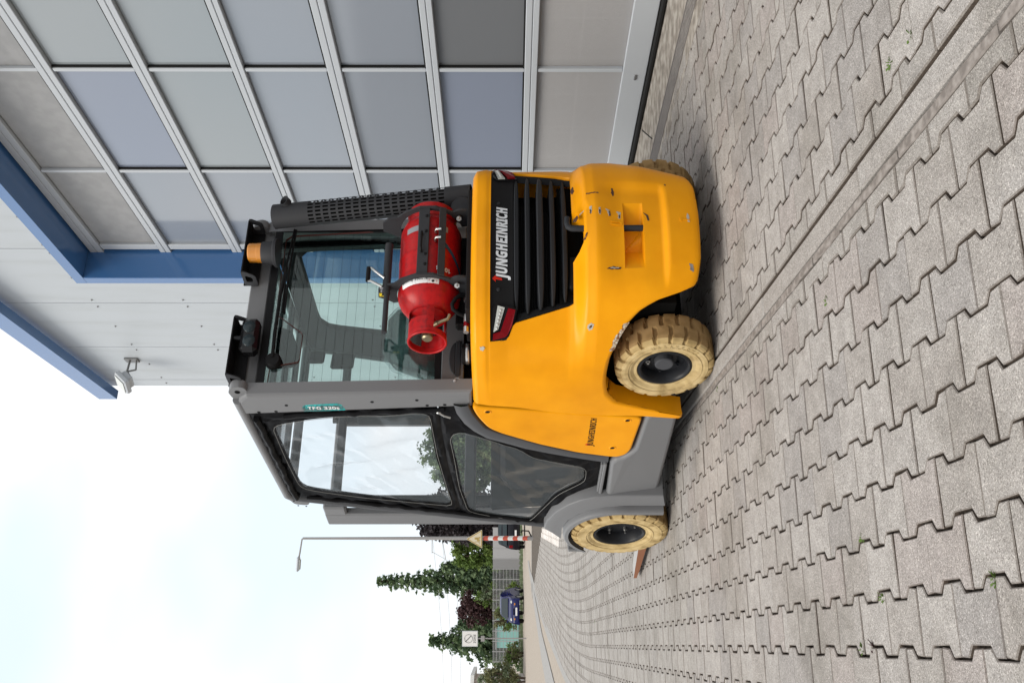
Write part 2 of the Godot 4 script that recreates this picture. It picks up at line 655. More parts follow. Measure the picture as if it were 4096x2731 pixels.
func left_edge(d: float) -> float:
	var pts := [[0.0, -3.2], [11.5, -4.55], [13.8, -4.95], [16.8, -5.62], [22.7, -6.84], [29.8, -8.18], [37.6, -9.3], [60.0, -13.4]]
	for i in pts.size() - 1:
		if d < pts[i + 1][0]:
			return lerpf(pts[i][1], pts[i + 1][1], (d - pts[i][0]) / (pts[i + 1][0] - pts[i][0]))
	return -14.0


func gate_q(p: Vector2) -> float:
	return 0.9135 * p.x + 0.4067 * p.y


func gate_al(p: Vector2) -> float:
	return -0.4067 * p.x + 0.9135 * p.y


func build_paving() -> void:
	var base := MB.new()
	var ends := [0.3, 11.5, 13.8, 16.8, 22.7, 29.8, 37.6, 39.0]
	for i in ends.size() - 1:
		base.q(W(left_edge(ends[i]), -0.020, ends[i]), W(6, -0.020, ends[i]), W(6, -0.020, ends[i + 1]), W(left_edge(ends[i + 1]), -0.020, ends[i + 1]), Vector3.UP)
	var bed := put("paving_bed", base.mesh(), M.bedding)
	tag(bed, "dark sandy bedding in the joints of the grey pavers", "paving", "", "structure")
	var pav := thing("paving")
	tag(pav, "grey interlocking concrete pavers covering the yard", "paving", "", "structure")
	rng.seed = 5
	var variants := []
	for i in 6:
		variants.append(paver_mesh(swap(paver_shape(rng, 0.0013 if i < 4 else 0.0024))).mesh())
	var list := []
	for zone in 2:
		for k in range(-75, 60):
			var c := -0.018 + ROW * (k + 0.5)
			var ss0 := 1.903 + (PITCH * 0.5 if posmod(k, 2) == 1 else 0.0)
			for j in range(-12, 200):
				var s := ss0 + PITCH * (j + 0.5)
				if s > 40.0:
					break
				if zone == 0 and c - ROW * 0.5 - 0.012 > 1.127 and s < 11.0:
					continue
				if zone == 1 and (c + ROW * 0.5 + 0.012 < 1.243 or s >= 11.0):
					continue
				var p := lay(s, c)
				if p.y < 0.7 or p.y > 39.0:
					continue
				var e := seen_at(p)
				if absf(p.x) > 0.36 * p.y + 1.7:
					continue
				if p.x < left_edge(p.y) - 0.05:
					continue
				var q := gate_q(p)
				var al := gate_al(p)
				if al < 10.2 and q > 3.53 + 0.11:
					continue
				if al >= 10.2 and q > 6.0:
					continue
				var edge := 0
				if zone == 0 and s < 11.0 and c + ROW * 0.5 + 0.012 > 1.127:
					edge = 1
				if zone == 1 and c - ROW * 0.5 - 0.012 < 1.243:
					edge = 2
				if al < 10.2 and q > 3.53 - 0.13:
					edge = 3
				list.append({"s": s, "c": c, "p": p, "e": e, "edge": edge, "d": p.y + absf(e.x - 1365.5) / 2500.0})
	# the pieces that show largest come first
	list.sort_custom(func(a, b): return a.d < b.d)
	var inside := 0
	var ref := [0]
	var rest := []
	var cut := MB.new()
	cut.tinted = true
	for it in list:
		var a := heading(it.s)
		var t := Vector3(-sin(a), 0, -cos(a))
		var n := Vector3(cos(a), 0, -sin(a))
		var ds := Vector2(it.p.x, it.p.y)
		var slip := rng.randf_range(-0.0009, 0.0009)
		var pos := Vector3(it.p.x + t.x * slip, -0.001 + rng.randf_range(-0.0022, 0.0018), -it.p.y + t.z * slip)
		var b := Basis(t, Vector3.UP, n) * Basis.from_euler(Vector3(rng.randf_range(-0.008, 0.008), rng.randf_range(-0.009, 0.009), rng.randf_range(-0.006, 0.006)))
		if rng.randf() < 0.5:
			b = b * Basis(Vector3.UP, PI)
		var tone := rng.randf_range(0.94, 1.04)
		if rng.randf() < 0.04:
			tone *= 0.9
		var in_view: bool = it.e.x > -40 and it.e.x < 2780 and it.e.y < 4180
		var white_line: bool = it.s > 18.2 and it.s < 37.0 and it.c > 1.27 and it.c < 1.60
		for bay in [18.3, 21.1, 24.3, 27.6, 30.9, 34.1]:
			if absf(it.s - bay) < 0.10 and it.c >= 1.60:
				white_line = true
		if it.edge == 0:
			if in_view and inside < 299:
				inside += 1
				var o := MeshInstance3D.new()
				o.mesh = variants[rng.randi() % 6]
				o.material_override = M["paver_%d" % (rng.randi() % 6)]
				o.transform = Transform3D(b, pos)
				o.name = many("paver", ref, pav)
				pav.add_child(o)
			else:
				rest.append([Transform3D(b, pos), Color(tone * 2.1, tone * 2.1, tone * 2.1) if white_line else Color(tone, tone, tone * 0.99)])
			continue
		# cut to the straight border
		var shape := paver_shape(rng, 0.0015)
		var world := PackedVector2Array()
		for v in shape:
			world.append(ds + Vector2(-sin(a), cos(a)) * v.x + Vector2(cos(a), sin(a)) * v.y)
		var nn := Vector2(cos(TH0), sin(TH0))
		var tt := Vector2(-sin(TH0), cos(TH0))
		var clip := PackedVector2Array()
		if it.edge == 1 or it.edge == 2:
			var c0: float = -50.0 if it.edge == 1 else 1.253
			var c1: float = 1.122 if it.edge == 1 else 50.0
			if it.s < 11.0:
				clip = PackedVector2Array([nn * c0 + tt * -60, nn * c1 + tt * -60, nn * c1 + tt * 60, nn * c0 + tt * 60])
		else:
			var gn := Vector2(0.9135, 0.4067)
			var gt := Vector2(-0.4067, 0.9135)
			clip = PackedVector2Array([gn * -60 + gt * -60, gn * 3.515 + gt * -60, gn * 3.515 + gt * 60, gn * -60 + gt * 60])
		if clip.is_empty():
			continue
		for piece in Geometry2D.intersect_polygons(world, clip):
			if Geometry2D.triangulate_polygon(piece).is_empty():
				continue
			var ar := 0.0
			for i in piece.size():
				ar += piece[i].cross(piece[(i + 1) % piece.size()])
			if absf(ar) * 0.5 < 0.0012:
				continue
			cut.face = Color(tone, tone, tone * 0.99)
			var pp := PackedVector2Array()
			for v in piece:
				pp.append(Vector2(v.x, -v.y))
			cut.prism(swap(pp), Vector3(0, pos.y - 0.035, 0), Vector3(0, 0, 1), Vector3(1, 0, 0), 0.035, 0.004, false)
	var cutm := put("cut_pavers", cut.mesh(), M.paver_concrete, pav)
	cutm.set_meta("kind", "stuff")
	for vi in 3:
		var mm := MultiMesh.new()
		mm.transform_format = MultiMesh.TRANSFORM_3D
		mm.use_colors = true
		mm.mesh = variants[vi + 1]
		var mine := []
		for i in rest.size():
			if i % 3 == vi:
				mine.append(rest[i])
		mm.instance_count = mine.size()
		for i in mine.size():
			mm.set_instance_transform(i, mine[i][0])
			mm.set_instance_color(i, mine[i][1])
		var o := MultiMeshInstance3D.new()
		o.multimesh = mm
		o.material_override = M.paver_concrete
		o.name = "far_pavers" if vi == 0 else "far_pavers_%03d" % vi
		o.set_meta("kind", "stuff")
		pav.add_child(o)
	print("pavers ", inside, " + ", rest.size())
	# the gutter: edging stones and a broken strip of mortar beside them
	var gut := thing("gutter")
	tag(gut, "straight drainage strip of long edging stones and mortar between the pavers", "gutter", "", "structure")
	var s := 0.4
	var kerbs := [0]
	while s < 10.6:
		var len := rng.randf_range(0.92, 1.02)
		var mb := MB.new()
		var a := heading(s + len * 0.5)
		var p0 := lay(s + len * 0.5, 1.205)
		mb.box(Vector3.ZERO, Vector3(len - 0.006, 0.05, 0.073), Basis.IDENTITY, 0.006)
		var o := put("edging_stone", mb.mesh(), M["paver_%d" % (rng.randi() % 3)], gut)
		o.transform = Transform3D(Basis(Vector3(-sin(a), 0, -cos(a)), Vector3.UP, Vector3(cos(a), 0, -sin(a))), W(p0.x, -0.0265 + rng.randf_range(-0.002, 0.002), p0.y))
		s += len
	s = 0.4
	while s < 10.8:
		var len := rng.randf_range(0.18, 0.55)
		var pp := PackedVector2Array()
		var nseg := 5
		for i in nseg + 1:
			var q := lay(s + (len - 0.008) * i / nseg, 1.162 + rng.randf_range(-0.006, 0.0))
			pp.append(Vector2(-q.y, q.x))
		for i in nseg + 1:
			var q := lay(s + (len - 0.008) * (nseg - i) / nseg, 1.130 + rng.randf_range(-0.004, 0.005))
			pp.append(Vector2(-q.y, q.x))
		var mb := MB.new()
		mb.prism(pp, Vector3(0, -0.045, 0), Vector3(0, 0, 1), Vector3(1, 0, 0), 0.0425 + rng.randf_range(-0.003, 0.001), 0.003, false)
		put("mortar_piece", mb.mesh(), M.mortar, gut)
		s += len


func bp(al: float, q: float, y: float) -> Vector3:
	return Vector3(0.9135 * q - 0.4067 * al, y, -(0.4067 * q + 0.9135 * al))


func build_gate_side() -> void:
	var bn := Vector3(-0.9135, 0, 0.4067)     # out of the wall, towards the yard
	var bt := Vector3(-0.4067, 0, -0.9135)    # along the wall, away from the camera
	var bb := Basis(bt, Vector3.UP, bn * -1.0)
	# threshold slab and drain
	var th := MB.new()
	th.prism(poly([0.5, -0.30, 13.0, -0.30, 13.0, 0.46, 0.5, 0.46]), bp(0, 3.70, -0.10) , bt, -bn, -0.099, 0.0)
	var tho := put("threshold_slab", th.mesh(), M.threshold_concrete)
	tag(tho, "weathered concrete threshold slab along the foot of the gate", "slab", "", "structure")
	# crack-joint in the slab is a thin groove strip
	var ck := MB.new()
	ck.box(bp(5.35, 3.93, 0.0), Vector3(0.5, 0.003, 0.008), bb * Basis(Vector3.UP, -0.75))
	put("slab_crack", ck.mesh(), M.dark_gap, tho)
	var dr := thing("drain_channel")
	tag(dr, "narrow steel slotted drain channel in the ground before the gate", "drain")
	var pit := MB.new()
	pit.box(bp(6.0, 3.61, -0.03), Vector3(13.0, 0.03, 0.17), bb)
	put("channel_bed", pit.mesh(), M.dark_gap, dr)
	var fr := MB.new()
	for e in [3.527, 3.693]:
		fr.box(bp(6.0, e, -0.008), Vector3(13.0, 0.022, 0.008), bb)
	put("channel_frame", fr.mesh(), M.steel_grate, dr)
	var bars := MB.new()
	var a := 2.4
	while a < 12.0:
		bars.box(bp(a, 3.61, -0.008), Vector3(0.011, 0.018, 0.165), bb * Basis(Vector3.UP, 0.35))
		a += 0.022
	for e in [3.57, 3.61, 3.65]:
		bars.box(bp(6.0, e, -0.011), Vector3(13.0, 0.014, 0.004), bb)
	var bo := put("grating_bars", bars.mesh(), M.steel_grate, dr)
	bo.set_meta("kind", "stuff")

	# the sectional gate
	var door := thing("sectional_gate")
	tag(door, "tall sectional gate of frosted panes in pale aluminium frames", "gate")
	var rails := [[0.017, 0.192], [0.755, 0.842], [1.405, 1.488], [2.046, 2.140], [2.682, 2.762], [3.315, 3.405], [3.945, 4.045], [4.545, 4.668]]
	var mull := [1.48, 2.65, 3.82, 4.99, 6.16, 7.33]
	for r in rails.size():
		var y0: float = rails[r][0]
		var y1: float = rails[r][1]
		var mb := MB.new()
		if r == 0:
			mb.box(bp(4.45, 4.165 + 0.018, (y0 + y1) * 0.5 + 0.01), Vector3(5.94, y1 - y0 - 0.02, 0.036), bb, 0.004)
		else:
			var mid := (y0 + y1) * 0.5
			mb.box(bp(4.45, 4.165 + 0.018, (y0 + mid) * 0.5), Vector3(5.94, mid - y0 - 0.004, 0.036), bb, 0.004)
			mb.box(bp(4.45, 4.165 + 0.020, (y1 + mid) * 0.5), Vector3(5.94, y1 - mid - 0.002, 0.040), bb, 0.004)
		put("rail", mb.mesh(), M.alu_frame, door)
		if r > 0 and r < 7:
			# glazing bead: dark seal on top of each rail
			var sl := MB.new()
			sl.box(bp(4.45, 4.190, y1 + 0.005), Vector3(5.94, 0.010, 0.026), bb)
			put("glazing_seal", sl.mesh(), M.rubber, door)
	var bs := MB.new()
	bs.box(bp(4.45, 4.160, 0.018), Vector3(5.94, 0.03, 0.05), bb, 0.008)
	put("bottom_seal", bs.mesh(), M.rubber, door)
	rng.seed = 21
	for r in 7:
		var y0: float = rails[r][1]
		var y1: float = rails[r + 1][0]
		for mi in 6:
			var mb := MB.new()
			var a0: float = mull[mi]
			var w := 0.05 if mi < 5 else 0.06
			mb.box(bp(a0, 4.165 + 0.022, (y0 + y1) * 0.5), Vector3(0.032 if mi > 0 and mi < 5 else 0.08, y1 - y0, 0.030), bb, 0.005)
			put("mullion", mb.mesh(), M.alu_frame, door)
			if mi == 0:
				continue
			var am: float = (mull[mi - 1] + a0) * 0.5
			var span: float = a0 - mull[mi - 1]
			var g := MB.new()
			g.box(bp(am, 4.165 + 0.045, (y0 + y1) * 0.5), Vector3(span - 0.02, y1 - y0, 0.02), bb)
			if r == 0:
				put("solid_panel", g.mesh(), M.stucco_alu, door)
			elif r == 6:
				put("solid_panel", g.mesh(), M.top_panel, door)
			else:
				var which := rng.randi() % 2
				if mi == 4 and r == 5:
					which = 2
				if mi == 4 and r == 1:
					which = 2
				if mi <= 3 and r == 1:
					which = 3
				put("frosted_pane", g.mesh(), M["frosted_%d" % which], door)
			# dark rebate beside the mullion
			if r > 0 and r < 6:
				var sl := MB.new()
				sl.box(bp(a0 - 0.021, 4.192, (y0 + y1) * 0.5), Vector3(0.008, y1 - y0, 0.02), bb)
				put("glazing_seal", sl.mesh(), M.rubber, door)
	var hd := MB.new()
	hd.box(bp(5.045, 4.163, 0.105), Vector3(0.048, 0.017, 0.012), bb, 0.003)
	put("handle", hd.mesh(), M.bolt_grey, door)

	# the hall itself
	var hall := thing("industrial_hall")
	tag(hall, "white clad industrial hall with blue metal trim round its gate", "building")
	var core := MB.new()
	# wall over the gate and behind the far cladding, with thickness, side and roof
	core.box(bp(4.4, 4.30, 5.25), Vector3(6.22, 1.10, 0.6), bb)
	core.box(bp(8.78, 4.22, 2.7), Vector3(2.5, 5.4, 0.52), bb)
	core.box(bp(9.90, 8.3, 2.6), Vector3(0.24, 5.2, 7.8), bb)
	core.box(bp(1.2, 6.2, 2.6), Vector3(0.24, 5.2, 3.6), bb)
	core.box(bp(5.5, 8.2, 5.0), Vector3(8.9, 0.12, 7.8), bb)
	core.box(bp(5.5, 12.1, 2.6), Vector3(8.9, 5.2, 0.2), bb)
	put("wall", core.mesh(), M.cladding, hall)
	var joints := [6.909 - 3 * 1.017, 6.909 - 2 * 1.017, 6.909 - 1.017, 6.909, 7.927, 8.941, 9.848, 10.04]
	for i in joints.size() - 1:
		var j0: float = joints[i]
		var j1: float = joints[i + 1]
		var top0 := 5.86 - 0.098 * (j0 - 6.909) - 0.10
		var top1 := 5.86 - 0.098 * (j1 - 6.909) - 0.10
		var low := 4.70 if j1 < 7.4 else 0.05
		var mb := MB.new()
		if i == 4 - 1:
			# the panel that turns the corner of the opening
			mb.prism(poly([j0 + 0.004, 4.70, 7.50, 4.70, 7.50, 0.05, j1 - 0.004, 0.05, j1 - 0.004, top1, j0 + 0.004, top0]), bp(0, 3.96, 0), -bt * -1.0, Vector3.UP, -0.04, 0.0)
		else:
			mb.prism(poly([j0 + 0.004, low, j1 - 0.004, low, j1 - 0.004, top1, j0 + 0.004, top0]), bp(0, 3.96, 0), bt, Vector3.UP, -0.04, 0.0)
		put("cladding_panel", mb.mesh(), M.cladding, hall)
		for y in [4.79, 3.95, 3.1, 2.2, 1.3]:
			for al in [j0 + 0.07, (j0 + j1) * 0.5, j1 - 0.07]:
				if j1 - j0 < 0.5 and al != (j0 + j1) * 0.5:
					continue
				if y < 4.7 and al < 7.55:
					continue
				var sc := MB.new()
				sc.lathe([Vector2(0.010, 0), Vector2(0.010, 0.003), Vector2(0.006, 0.006), Vector2(0.006, 0.010), Vector2(0, 0.010)], bp(al, 3.92, y), bn, 8)
				put("cladding_screw", sc.mesh(), M.bolt_grey, hall)
	# blue trim: lintel and jamb, each a soffit and a flange on the face
	var bl := MB.new()
	bl.box(bp(4.4, 4.055, 4.693), Vector3(6.03, 0.012, 0.29), bb)
	bl.box(bp(4.45, 3.912, 4.735), Vector3(6.12, 0.095, 0.008), bb)
	put("lintel_trim", bl.mesh(), M.blue_metal, hall)
	bl = MB.new()
	bl.box(bp(7.413, 4.055, 2.35), Vector3(0.012, 4.67, 0.29), bb)
	bl.box(bp(7.461, 3.912, 2.35), Vector3(0.095, 4.67, 0.008), bb)
	put("jamb_trim", bl.mesh(), M.blue_metal, hall)
	var jm := MB.new()
	jm.box(bp(7.385, 4.205, 2.35), Vector3(0.05, 4.66, 0.02), bb)
	put("jamb_seal", jm.mesh(), M.rubber, hall)
	# sloping verge along the roof
	var ve := MB.new()
	var yv := func(al): return 5.86 - 0.098 * (al - 6.909)
	ve.prism(poly([0.9, yv.call(0.9) - 0.19, 10.04, yv.call(10.16) - 0.19, 10.04, yv.call(10.16) + 0.01, 0.9, yv.call(0.9) + 0.01]), bp(0, 3.86, 0), bt, Vector3.UP, -0.10, 0.0)
	ve.prism(poly([0.9, yv.call(0.9) + 0.002, 10.04, yv.call(10.16) + 0.002, 10.04, yv.call(10.16) + 0.03, 0.9, yv.call(0.9) + 0.03]), bp(0, 12.2, 0), bt, Vector3.UP, 8.42, 0.0)
	put("verge_trim", ve.mesh(), M.blue_metal, hall)

	# floodlight on its bracket
	var fl := thing("floodlight", bp(9.27, 3.92, 4.93))
	tag(fl, "small square floodlight on a bracket high on the white wall", "floodlight")
	var b := MB.new()
	b.box(bn * 0.01, Vector3(0.10, 0.14, 0.02), bb, 0.004)
	b.tube([bn * 0.02 + Vector3(0, 0.02, 0), bn * 0.14 + Vector3(0, 0.03, 0), bn * 0.21 + Vector3(0, -0.02, 0)], 0.012, 8)
	b.tube([bn * 0.02 + Vector3(0, -0.05, 0), bn * 0.12 + Vector3(0, -0.06, 0)], 0.009, 8)
	b.tube([bn * 0.12 + Vector3(0, -0.06, 0), bn * 0.14 + Vector3(0, 0.03, 0)], 0.009, 8)
	put("bracket", b.mesh(), M.bolt_grey, fl)
	var lb := (bb * Basis(Vector3.RIGHT, 0.75)) * Basis(Vector3.UP, 0.25)
	var hc := bn * 0.26 + Vector3(0, 0.05, 0)
	b = MB.new()
	b.box(hc, Vector3(0.23, 0.18, 0.06), lb, 0.012)
	b.box(hc + lb * Vector3(0, 0, 0.05), Vector3(0.17, 0.13, 0.07), lb, 0.015)
	put("housing", b.mesh(), M.alu_frame, fl)
	b = MB.new()
	b.box(hc - lb * Vector3(0, 0, 0.037), Vector3(0.19, 0.14, 0.006), lb)
	put("lamp_glass", b.mesh(), M.lens_clear, fl)


# ---------------------------------------------------------------- forklift body
# plan outlines (x, z) from the middle of the back to the seam with the side panel, at falling heights
const LEVELS := [
	[1.105, [0, .262, .15, .25, .28, .222, .37, .178, .435, .115, .475, .035, .495, -.06, .507, -.18, .515, -.305]],
	[1.03, [0, .272, .15, .26, .28, .232, .375, .186, .445, .12, .485, .04, .505, -.06, .515, -.18, .52, -.315]],
	[.95, [0, .262, .15, .25, .28, .222, .37, .178, .44, .115, .482, .035, .505, -.06, .516, -.18, .52, -.325]],
	[.68, [0, .285, .15, .273, .28, .235, .37, .185, .44, .12, .485, .04, .507, -.06, .518, -.20, .52, -.385]],
	[.655, [0, .30, .15, .29, .28, .25, .372, .195, .445, .125, .49, .04, .509, -.06, .519, -.20, .52, -.39]],
	[.605, [0, .40, .15, .388, .28, .345, .38, .27, .455, .165, .495, .055, .512, -.06, .52, -.20, .52, -.40]],
	[.56, [0, .412, .15, .40, .285, .358, .385, .283, .458, .175, .497, .06, .513, -.06, .52, -.20, .52, -.405]],
	[.35, [0, .420, .15, .408, .28, .37, .365, .31, .43, .225, .475, .11, .50, -.03, .515, -.18, .52, -.41]],
	[.09, [0, .405, .14, .395, .25, .365, .325, .315, .40, .235, .46, .12, .50, -.02, .515, -.18, .525, -.43]],
]


func outline(a: Array, v: float) -> Vector2:
	var n := 8
	var i := mini(int(v * n), n - 1)
	var f := v * n - i
	var b := Vector2(a[i * 2], a[i * 2 + 1])
	var c := Vector2(a[i * 2 + 2], a[i * 2 + 3])
	var p := Vector2(a[i * 2 - 2], a[i * 2 - 1]) if i > 0 else Vector2(-c.x, c.y)
	var d := Vector2(a[i * 2 + 4], a[i * 2 + 5]) if i + 2 <= n else c * 2.0 - b
	return b.cubic_interpolate(c, p, d, f)


func body(u: float, y: float) -> Vector3:
	var v := absf(u)
	var i := 0
	while i < LEVELS.size() - 2 and y < LEVELS[i + 1][0]:
		i += 1
	var f := clampf((LEVELS[i][0] - y) / (LEVELS[i][0] - LEVELS[i + 1][0]), 0.0, 1.0)
	f = f * f * (3.0 - 2.0 * f) * 0.5 + f * 0.5
	var p: Vector2 = outline(LEVELS[i][1], v).lerp(outline(LEVELS[i + 1][1], v), f)
	# casting relief: the field above the lower lip of the counterweight lies a little deeper
	var x := p.x * signf(u)
	var inx := smoothstep(-0.37, -0.22, x) * (1.0 - smoothstep(0.13, 0.19, x))
	var iny := smoothstep(0.245, 0.275, y) * (1.0 - smoothstep(0.44, 0.56, y))
	p.y -= 0.022 * inx * iny
	if u > 0.0:
		# the casting is not quite the same on both sides
		x *= lerpf(1.0, 1.025, smoothstep(0.62, 0.70, y)) * lerpf(1.0, 0.85, clampf((0.48 - y) / 0.36, 0.0, 1.0))
		p.y += 0.035 * smoothstep(0.15, 0.40, x) * smoothstep(0.60, 0.68, y) * smoothstep(-0.1, 0.1, p.y)
	return Vector3(x, y, p.y)


func side_u(x: float, y: float) -> float:
	# where the rear of the body reaches x at that height
	var lo := 0.0
	var hi := 0.75
	for k in 24:
		var m := (lo + hi) * 0.5
		if absf(body(signf(x) * m if x != 0.0 else m, y).x) < absf(x):
			lo = m
		else:
			hi = m
	return lo * signf(x)


func on_body(x: float, y: float, off: float) -> Vector3:
	var u := side_u(x, y)
	var p := body(u, y)
	var n := body_normal(u, y)
	return p + n * off


func body_normal(u: float, y: float) -> Vector3:
	var e := 0.01
	var du := body(u + e, y) - body(u - e, y)
	var dy := body(u, y + e) - body(u, y - e)
	var n := du.cross(dy).normalized()
	return n if n.dot(Vector3(u, 0, 1)) > 0.0 else -n


# a thin shape laid on the body, given by points (x, y)
func laid_on(mb: MB, pts: PackedVector2Array, off: float, thick: float, at := 0.0) -> void:
	var tri := Geometry2D.triangulate_polygon(pts)
	var c := Vector2.ZERO
	for p in pts:
		c += p / pts.size()
	for i in range(0, tri.size(), 3):
		var a := pts[tri[i]]
		var b := pts[tri[i + 1]]
		var d := pts[tri[i + 2]]
		mb.tf(on_body(a.x, a.y, off + thick), on_body(b.x, b.y, off + thick), on_body(d.x, d.y, off + thick), body_normal(side_u(c.x, c.y), c.y))
	for i in pts.size():
		var a := pts[i]
		var b := pts[(i + 1) % pts.size()]
		var e := b - a
		var o := (a + b) * 0.5 - c
		mb.q(on_body(a.x, a.y, off), on_body(b.x, b.y, off), on_body(b.x, b.y, off + thick), on_body(a.x, a.y, off + thick), Vector3(o.x, o.y, 0))


const ARCH := [[0.0, .105], [.20, .11], [.315, .125], [.345, .135], [.36, .155], [.375, .227], [.39, .303], [.435, .377], [.48, .42], [.535, .454], [.65, .492], [.75, .499], [.82, .497], [.89, .482], [.94, .433], [.955, .367], [.968, .292], [.98, .20], [.985, .10], [1.0, .10]]


func skirt(u: float) -> float:
	var v := absf(u)
	for i in ARCH.size() - 1:
		if v <= ARCH[i + 1][0]:
			return lerpf(ARCH[i][1], ARCH[i + 1][1], (v - ARCH[i][0]) / (ARCH[i + 1][0] - ARCH[i][0]))
	return 0.1


const MOUTH := [[1.03, .51], [1.0, .507], [.959, .50], [.945, .48], [.928, .42], [.915, .405], [.66, .315], [.5, .315]]


func mouth(y: float) -> float:
	for i in MOUTH.size() - 1:
		if y >= MOUTH[i + 1][0]:
			return lerpf(MOUTH[i][1], MOUTH[i + 1][1], clampf((MOUTH[i][0] - y) / (MOUTH[i][0] - MOUTH[i + 1][0]), 0.0, 1.0))
	return .315


const POCKET := [-0.215, 0.055, 0.44, 0.352]   # u left, u right, y top, y bottom


func notch(u: float) -> float:
	# how far the lower edge of the grille opening is cut down
	return 0.045 * smoothstep(-0.135, -0.105, u) * (1.0 - smoothstep(0.035, 0.075, u))


func jagged(p: PackedVector2Array, amount: float) -> PackedVector2Array:
	# chipped outline: edges broken into short uneven steps
	var out := PackedVector2Array()
	for i in p.size():
		var a := p[i]
		var b := p[(i + 1) % p.size()]
		var n := clampi(int(a.distance_to(b) / 0.005), 1, 8)
		for k in n:
			var q := a.lerp(b, float(k) / n)
			out.append(q + Vector2(rng.randf_range(-1, 1), rng.randf_range(-1, 1)) * amount * (1.0 if k > 0 else 0.5))
	return p if Geometry2D.triangulate_polygon(out).is_empty() else out


func build_shell() -> void:
	# columns: fixed shares of five bands, so that the edges of openings are edges of the mesh
	var cols := []          # (band, share)
	for k in 34:
		cols.append([0, float(k) / 34])
	for k in 8:
		cols.append([1, float(k) / 8])
	for k in 14:
		cols.append([2, float(k) / 14])
	for k in 14:
		cols.append([3, float(k) / 14])
	for k in 35:
		cols.append([4, float(k) / 34])
	var nc := cols.size()
	var uu := func(c: int, y: float) -> float:
		var m := mouth(y)
		var e := [-1.0, -m, POCKET[0], POCKET[1], m, 1.0]
		var b: int = cols[c][0]
		var s: float = cols[c][1]
		if b == 0:
			# finer towards the seam, where the wheel arch drops
			s = s * s * (3.0 - 2.0 * s) * 0.4 + s * 0.6
			s = pow(s, 1.25)
		if b == 4:
			s = 1.0 - s
			s = s * s * (3.0 - 2.0 * s) * 0.4 + s * 0.6
			s = 1.0 - pow(s, 1.25)
		return lerpf(e[b], e[b + 1], s)
	var g := []
	var row_kind := []      # 0 plain, 1 beside the mouth only
	for d in [[0.15, 1.121], [0.05, 1.119], [0.022, 1.116], [0.008, 1.109]]:
		var row := PackedVector3Array()
		for c in nc:
			var u: float = uu.call(c, 1.03)
			var n := body_normal(u, 1.08)
			n.y = 0
			var p: Vector3 = body(u, 1.105) - n.normalized() * d[0]
			row.append(Vector3(p.x, d[1], p.z))
		g.append(row)
		row_kind.append(0)
	for y in [1.098, 1.088, 1.07, 1.055, 1.046, 1.038, 1.032, 1.0305]:
		var row := PackedVector3Array()
		for c in nc:
			var u: float = uu.call(c, 1.03)
			var p := body(u, y)
			var n := body_normal(u, y)
			# the rim stands a little proud of the body below it
			p += n * (0.006 * smoothstep(1.040, 1.052, y)) * smoothstep(-0.2, 0.1, p.z + 0.1)
			row.append(p)
		g.append(row)
		row_kind.append(0)
	var ys := [1.03, 1.015, .99, .965, .959, .95, .945, .935, .928, .92, .915, .88, .84, .80, .76, .72, .695, .68, .67]
	for y in ys:
		var row := PackedVector3Array()
		for c in nc:
			row.append(body(uu.call(c, y), y))
		g.append(row)
		row_kind.append(1)
	var first_low := g.size()
	var lows := [.66, .653, .646, .638, .63, .622, .614, .606, .598, .59, .58, .57, .56]
	for y0 in lows:
		var row := PackedVector3Array()
		for c in nc:
			var u: float = uu.call(c, .66)
			var top := .66 - notch(u)
			var y := lerpf(top, .56, (.66 - y0) / .10)
			row.append(body(u, y))
		g.append(row)
		row_kind.append(0)
	var pk0 := -1
	var pk1 := -1
	for y0 in [.545, .52, .495, .47, .452, .44, .43, .41, .39, .37, .352, .335, .31, .29, .278, .27, .262, .254, .246, .235, .21, .17, .14, .12, .11, .105]:
		if y0 == POCKET[2]:
			pk0 = g.size()
		if y0 == POCKET[3]:
			pk1 = g.size()
		var row := PackedVector3Array()
		for c in nc:
			var u: float = uu.call(c, .5)
			var yb := skirt(u)
			var y: float = .56 + (y0 - .56) * (.56 - yb) / (.56 - .105)
			var p := body(u, y)
			# rounded lower edge
			var r := clampf(1.0 - (y - yb) / 0.02, 0.0, 1.0)
			p -= body_normal(u, y) * (0.012 * r * r)
			row.append(p)
		g.append(row)
		row_kind.append(0)
	var h := g.size()
	# the underside of the edge, turned in
	for d in [0.03, 0.09]:
		var row := PackedVector3Array()
		for c in nc:
			var u: float = uu.call(c, .5)
			var n := body_normal(u, 0.4)
			n.y = 0
			var p: Vector3 = g[h - 1][c] - n.normalized() * d
			p.y += 0.004
			row.append(p)
		g.append(row)
	var mask := func(i: int, j: int) -> bool:
		var b: int = cols[j][0]
		if i < row_kind.size() and row_kind[i] == 1 and b >= 1 and b <= 3:
			return false
		if i >= pk0 and i < pk1 and b == 2:
			return false
		return true
	var mb := MB.new()
	mb.grid(g, func(p): return Vector3(p.x, 0.25 if p.y > 1.1 else 0.0, p.z + 0.25), mask)
	# returns round the mouth
	for e in [34, 34 + 8 + 14 + 14]:
		var g2 := []
		for i in range(12, first_low + 1):
			var p: Vector3 = g[i][e]
			var row := PackedVector3Array([p, p + Vector3(-signf(p.x) * 0.012, 0, -0.012), p + Vector3(-signf(p.x) * 0.014, 0, -0.075)])
			g2.append(row)
		mb.grid(g2, func(p): return Vector3(-signf(p.x), 0, 0.4))
	var g3 := []
	for c in range(34, 71):
		var p: Vector3 = g[first_low][c]
		g3.append(PackedVector3Array([p, p + Vector3(0, -0.004, -0.02), p + Vector3(0, -0.006, -0.11)]))
	mb.grid(g3, func(p): return Vector3.UP)
	g3 = []
	for c in range(34, 71):
		var p: Vector3 = g[11][c]
		g3.append(PackedVector3Array([p, p + Vector3(0, 0.0, -0.06)]))
	mb.grid(g3, func(p): return Vector3.DOWN)
